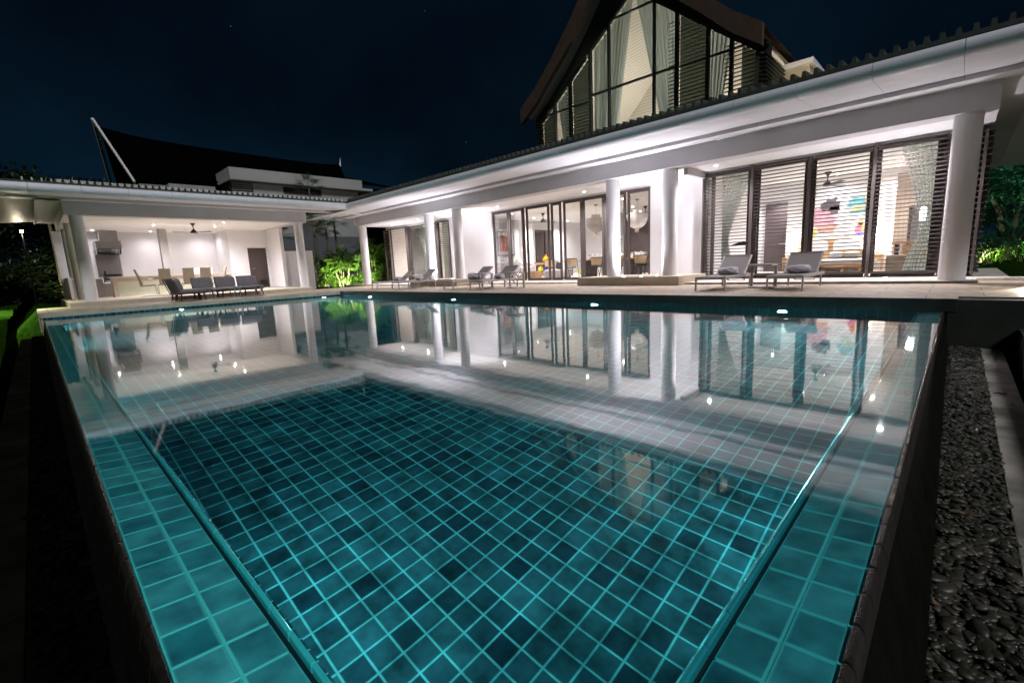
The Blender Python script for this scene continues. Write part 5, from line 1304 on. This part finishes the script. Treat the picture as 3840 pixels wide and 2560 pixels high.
gcurt(-9.5, -7.98, -9.5, -8.75, 'long gable curtain swept to the left of the central window')
gcurt(-7.96, -6.5, -6.78, -6.5, 'long gable curtain swept to the right of the central window')
gcurt(-5.58, -4.98, -5.58, -5.38, 'short gable curtain in the right hand side window', folds=5)
gcurt(-11.08, -10.42, -10.62, -10.42, 'short gable curtain in the left hand side window', folds=5)

# ------------------------------------------------------------------ plants
def leaf(m, p, d, L, w, droop=.3):
    d = Vector(d).normalized(); s_ = d.cross(Vector((0, 0, 1)))
    s_ = s_.normalized() if s_.length > .01 else Vector((1, 0, 0))
    a = Vector(p); b = a+d*L*.5+s_*w*.5; c = a+d*L-Vector((0, 0, droop*L)); e_ = a+d*L*.5-s_*w*.5
    m.add([a, b, c, e_], [(0, 1, 2, 3)])
def frond(m, base, az, el, L, n=16, lw=.035, ll=.28, sag=.6):
    """pinnate arching frond"""
    p = Vector(base); d = Vector((math.cos(az)*math.cos(el), math.sin(az)*math.cos(el), math.sin(el))); st = L/n
    for i in range(n):
        q = p+d*st; m.bar(p, q, .010*(1-i/n)+.003, .006)
        if i > 1:
            side = d.cross(Vector((0, 0, 1))).normalized(); l_ = ll*math.sin(PI*(i+1)/(n+2))**.6
            for s_ in (-1, 1): leaf(m, q, side*s_+d*.7+Vector((0, 0, .15)), l_*random.uniform(.85, 1.1), lw, .25)
        p = q; d = (d-Vector((0, 0, sag/n*(.6+i/n)))).normalized()
def areca(loc, h, nst, label, mat=LEAF, spread=.35, nm='areca_palm', fr=6, group='floodlit areca palms between the buildings'):
    o = empty(nm, loc, label, 'palm', group)
    st = MB(); fo = MB()
    for k in range(nst):
        a = random.uniform(0, 2*PI); r_ = random.uniform(.05, spread); hh = h*random.uniform(.35, .75); b = Vector((r_*math.cos(a), r_*math.sin(a), 0)); t = b+Vector((.25*math.cos(a), .25*math.sin(a), hh))
        st.tube([b, b.lerp(t, .5)+Vector((.03, 0, 0)), t], [.022, .018, .014], 6)
        for q in range(fr): frond(fo, t, random.uniform(0, 2*PI), R(random.uniform(35, 80)), h*random.uniform(.30, .5), n=10, lw=.085, ll=h*.19)
    st.build('stems', pmat('bamboo_stem', (.30, .30, .12), .5, var=.3) if 'bamboo_stem' not in MATS else MATS['bamboo_stem'], parent=o); fo.build('fronds', mat, parent=o); return o
def fanpalm(loc, h, label, mat=LEAFD, nf=16, R0=.8, trunk_r=.07, group='slender fan palms'):
    o = empty('fan_palm', loc, label, 'palm', group)
    m = MB(); m.tube([(0, 0, 0), (.03, .02, h*.5), (0, 0, h)], [trunk_r*1.2, trunk_r, trunk_r*.9], 10); m.build('trunk', TRUNK, parent=o)
    f = MB()
    for k in range(nf):
        az = 2*PI*k/nf+random.uniform(-.2, .2); el = R(random.uniform(-25, 75)); d = Vector((math.cos(az)*math.cos(el), math.sin(az)*math.cos(el), math.sin(el)))
        c = Vector((0, 0, h))+d*R0*.55; f.bar((0, 0, h), c, .012, .008)
        u = d.cross(Vector((0, 0, 1))).normalized(); v = u.cross(d)
        for q in range(13):
            a = R(-95+190*q/12); dd = d*math.cos(a)+u*math.sin(a); leaf(f, c, dd+v*.12, R0*.62*(1-.25*abs(q-6)/6), .06, .22)
    f.build('crown', mat, parent=o); return o
def bush(loc, rx, ry, h, n, label, mat, L=.16, w=.07, group=None, nm='shrub', trunk=0, cl=14):
    o = empty(nm, loc, label, 'shrub' if not trunk else 'tree', group)
    f = MB(); cs_ = [(random.uniform(-.75, .75)*rx, random.uniform(-.75, .75)*ry, trunk+(h-trunk)*random.uniform(.12, .9), random.uniform(.25, .5)) for _ in range(cl)]
    for i in range(n):
        c = random.choice(cs_); v = Vector((random.gauss(0, 1), random.gauss(0, 1), random.gauss(0, 1))).normalized()*c[3]*random.uniform(.55, 1.05)
        p = Vector((c[0]+v.x*rx, c[1]+v.y*ry, max(.02, c[2]+v.z*(h-trunk)*.55)))
        leaf(f, p, v+Vector((random.uniform(-.6, .6), random.uniform(-.6, .6), random.uniform(-.2, .6))), L*random.uniform(.6, 1.3), w*random.uniform(.7, 1.2), .3)
    f.build('crown' if trunk else 'foliage', mat, parent=o)
    s = MB()
    for k in range(5):
        c = cs_[k % cl]; s.tube([(random.uniform(-.05, .05), 0, 0), (c[0]*.35, c[1]*.35, c[2]*.55), (c[0], c[1], c[2])], [.05 if not trunk else .16, .03 if not trunk else .10, .012], 7)
    s.build('trunk' if trunk else 'stems', TRUNK, parent=o); return o
def garden_spot(loc, tgt, e, col, label, size=110, mat=None):
    o = empty('garden_spotlight', loc, label, 'garden light', 'small garden spotlights')
    m = MB(); m.tube([(0, 0, -.05), (0, 0, .10)], .012, 6); m.build('spike', BLACK, parent=o)
    d = (Vector(tgt)-Vector(loc)).normalized(); a = Vector((0, 0, .12)); m = MB(); m.tube([a-d*.06, a+d*.05], .04, 12); m.build('head', BLACK, parent=o)
    m = MB(); m.tube([a+d*.051, a+d*.055], .034, 12); m.build('lens', mat or LAMPW, parent=o)
    spot(o, a+d*.09, e, col, size, 1, d, .04); return o
zg = .06
for i, (x, y, h, l) in enumerate([(-27.3, 12.0, 1.7, 'bright areca palm at the left of the floodlit gap'), (-26.6, 12.9, 2.3, 'tallest bright areca palm in the middle of the floodlit gap'), (-28.2, 13.1, 1.5, 'low areca palm at the back of the gap'), (-26.9, 13.9, 1.8, 'areca palm left of the first villa column'), (-26.3, 15.0, 2.5, 'areca palm right of the first villa column'), (-27.6, 16.0, 2.3, 'areca palm between the first column and the louvred screen'), (-25.6, 15.6, 1.3, 'small areca palm at the foot of the louvred screen')]):
    areca((x, y, zg), h, 9, l, fr=5)
for i, (x, y, sx, h, l) in enumerate([(-27.0, 12.2, .8, .8, 'low bright shrub at the left of the lit gap'), (-26.6, 13.2, .8, .7, 'low bright shrub in the middle of the lit gap'), (-26.3, 14.4, .7, .9, 'leafy shrub just left of the first column'), (-25.9, 15.4, .8, 1.3, 'tall leafy shrub right of the first column'), (-26.6, 16.6, .9, 2.2, 'dark tall shrub beside the louvred screen'), (-28.8, 14.2, 1.0, 2.0, 'dark bushy shrub at the back of the gap')]):
    bush((x, y, zg), sx, sx, h, 1100, l, LEAF if i < 4 else LEAFD, L=.20, w=.06, group='leafy shrubs between the buildings')
for x, y, h, l in [(-28.0, 12.15, 3.6, 'slender fan palm left of the gap under the eave'), (-28.0, 12.9, 3.5, 'middle slender fan palm in the gap'), (-28.0, 13.45, 3.9, 'slender fan palm right in the gap'), (-30.5, 11.2, 3.3, 'fan palm behind the privacy wall'), (-33.2, 14.4, 6.75, 'tall fan palm rising over the tiled roof before the white block')]:
    fanpalm((x, y, zg), h, l, R0=1.1 if h > 5 else .85, nf=20 if h > 5 else 16, mat=LEAFD)
garden_spot((-25.2, 12.2, .1), (-28, 12.8, 1.2), 330, (.95, 1, .75), 'garden spotlight at the left of the lit gap')
garden_spot((-24.9, 13.8, .1), (-27.5, 14.4, 1.4), 330, (.95, 1, .75), 'garden spotlight near the first villa column')
garden_spot((-25.8, 12.9, .1), (-34, 14.5, 3), 160, (1, .97, .9), 'garden spotlight throwing leaf shadows on the garden wall')
garden_spot((-25.0, 11.0, 4.1), (-36, 15.5, 7.2), 260, (1, .93, .85), 'roof spotlight washing the white block', size=70)
# dark trees at the left
for i, (x, y, r_, h, tr, l) in enumerate([(-37, .5, 2.4, 6.6, 1.6, 'dark broad tree above the left end of the pavilion roof'), (-38, 3.4, 2.2, 6.9, 1.8, 'dark rounded tree left of the white gable trim'), (-36, -2.6, 2.8, 7.2, 1.8, 'dark tree at the left edge of the garden'), (-33, -5.0, 3, 7.0, 1.5, 'dark tree beyond the left edge of the lawn')]):
    bush((x, y, 0), r_, r_, h, 5600, l, LEAFN, L=.44, w=.19, group='dark trees beyond the lawn', nm='garden_tree', trunk=tr, cl=22)
for i, (x, y, r_, h, l) in enumerate([(-34, -.6, 1.6, 2.6, 'dark hedge like shrub below the garden lamp'), (-33, .9, 1.3, 2.2, 'dark shrub left of the pavilion back columns'), (-31.5, -2.6, 1.6, 2.0, 'dark shrub at the far edge of the lit lawn')]):
    bush((x, y, 0), r_, r_, h, 3200, l, LEAFN, L=.34, w=.15, group='dark shrubs beyond the lawn')
for x, y, h, l in [(-33.5, -1.6, 5.6, 'dark palm at the far left edge of the roof'), (-32, 1.0, 4.9, 'dark palm with thin trunk left of the pavilion'), (-33, 1.9, 5.2, 'small dark palm showing over the pavilion roof')]:
    fanpalm((x, y, 0), h, l, R0=1.3, nf=18, mat=LEAFD if h < 5.5 else LEAFN, group='dark palms left of the pavilion')
garden_spot((-30.3, .7, .2), (-33.4, .9, 2.3), 160, (1, 1, .55), 'garden spotlight aimed at the shrubs left of the pavilion', size=75)
gp = empty('garden_lamp_post', (-30, .008, 0), 'bright warm garden lamp on a thin post among the dark trees', 'lamp post')
m = MB(); m.tube([(0, 0, 0), (0, 0, 3.25)], .03, 8); m.build('post', BLACK, parent=gp)
m = MB(); m.lathe([(.02, 3.30), (.045, 3.31), (.045, 3.38), (.02, 3.40)], (0, 0, 0), 14); m.build('lamp_head', LAMPG, parent=gp)
point(gp, (.25, 0, 3.2), 18, (1, .85, .6), .08)
garden_spot((-23.2, -.75, 3.3), (-22.6, -2.0, 0), 1900, (.9, 1, .6), 'eave spotlight lighting the lawn at the left', size=115)
# right side garden
for i, (x, y, r_, h, l) in enumerate([(1.5, 30, 2.6, 4.6, 'green lit tree beyond the right corner of the villa'), (-.3, 34, 2.6, 4.4, 'second green lit tree right of the side louvres'), (4, 33, 3, 5.5, 'green lit tree at the right edge')]):
    bush((x, y, .1), r_, r_*.6, h, 4200, l, LEAFT, L=.22, w=.12, group='green lit trees at the right', nm='garden_tree', trunk=1.3, cl=26)
for i, (x, y, h, l) in enumerate([(.9, 25.5, 1.1, 'arching leafed plant on the right lawn edge'), (1.8, 26.5, 1.4, 'bushy fern right of the arching plant')]): areca((x, y, .1), h, 6, l, mat=LEAFT, nm='arching_fern', fr=4, group='ferns at the right')
for i, (x, y, l) in enumerate([(.6, 27.5, 'low yellow green shrub by the side louvres'), (2.2, 28, 'low shrub at the right edge')]): bush((x, y, .1), .9, .6, .9, 900, l, LEAF, L=.16, w=.07, group='low shrubs at the right')
garden_spot((2.4, 27.5, .15), (.9, 31, 2.4), 900, (.5, 1, .75), 'green garden spotlight aimed at the right trees')
garden_spot((.9, 27.0, .12), (.6, 30.5, 1.0), 120, (.8, 1, .5), 'garden spotlight at the low right shrubs')
garden_spot((-3.0, 14.6, 4.9), (-3.9, 16.4, 5.6), 45, (1, .86, .6), 'roof spotlight washing the cream parapet block', size=120)
garden_spot((.9, 11.2, .2), (.25, 5.6, -.5), 90, (1, .88, .74), 'small warm lamp over the pebble channel', size=60)

# fallen leaves and twigs
def litter(loc, rz, L, w, mt, label, curl=.02, nm='fallen_leaf', twig=False):
    m = MB()
    if twig:
        m.tube([(-L/2, 0, .006), (-L/5, .008, .012), (L/6, -.006, .010), (L/2, .01, .006)], [.004, .007, .008, .005], 7); m.tube([(L/6, -.006, .010), (L/3, -.02, .014)], [.005, .003], 6)
    else:
        n = 10; top = []
        for i in range(n+1):
            t = i/n; hw = w*math.sin(PI*min(1, t*1.02))**.8/2; top += [(L*(t-.5), -hw, curl*4*(t-.5)**2+.004), (L*(t-.5), hw, curl*4*(t-.5)**2+.008)]
        m.add(top, [(2*i, 2*i+2, 2*i+3, 2*i+1) for i in range(n)], True)
        m.tube([(L/2, 0, curl), (L*.85, .01, curl*1.2)], .0015, 5)
    o = m.build(nm, mt); o.location = loc; o.rotation_euler = (0, 0, rz); return tag(o, label, 'leaf' if not twig else 'twig')
DRY = pmat('dry_pale_leaf', (.42, .36, .28), .6, var=.3, vscale=60); TWG = pmat('wet_black_twig', (.012, .009, .007), .35, var=.3)
litter((.37, 5.99, -.474), .2, .085, .02, TWG, 'short black twig lying across the pale kerb by the pebbles', nm='fallen_twig', twig=True)
litter((.44, 5.6, -.474), -.6, .045, .02, DRY, 'small pale dry leaf on the kerb nearer than the black twig')
litter((-.16, 3.6, -.002), -.4, .05, .012, DRY, 'tiny pale dry leaf caught on the right tiled ledge of the pool', nm='fallen_leaf')
litter((-2.05, 9.72, .175), .4, .05, .03, TWG, 'small dark leaf on the deck by the right front lounger', nm='fallen_leaf')
for i, (x, y, r_) in enumerate(((.12, 3.1, .4), (.2, 4.6, 1.9), (.05, 2.2, 2.6), (.24, 1.5, .9))):
    litter((x, y, -.452), r_, .05, .022, DRY if i % 2 else pmat('brown_leaf_%d' % i, (.16, .09, .04), .6), ['brown dry leaf among the pebbles near the middle of the channel', 'pale dry leaf among the pebbles at the far middle of the channel', 'brown dry leaf lying close to the pool wall on the pebbles', 'pale dry leaf on the nearest pebbles by the kerb'][i])
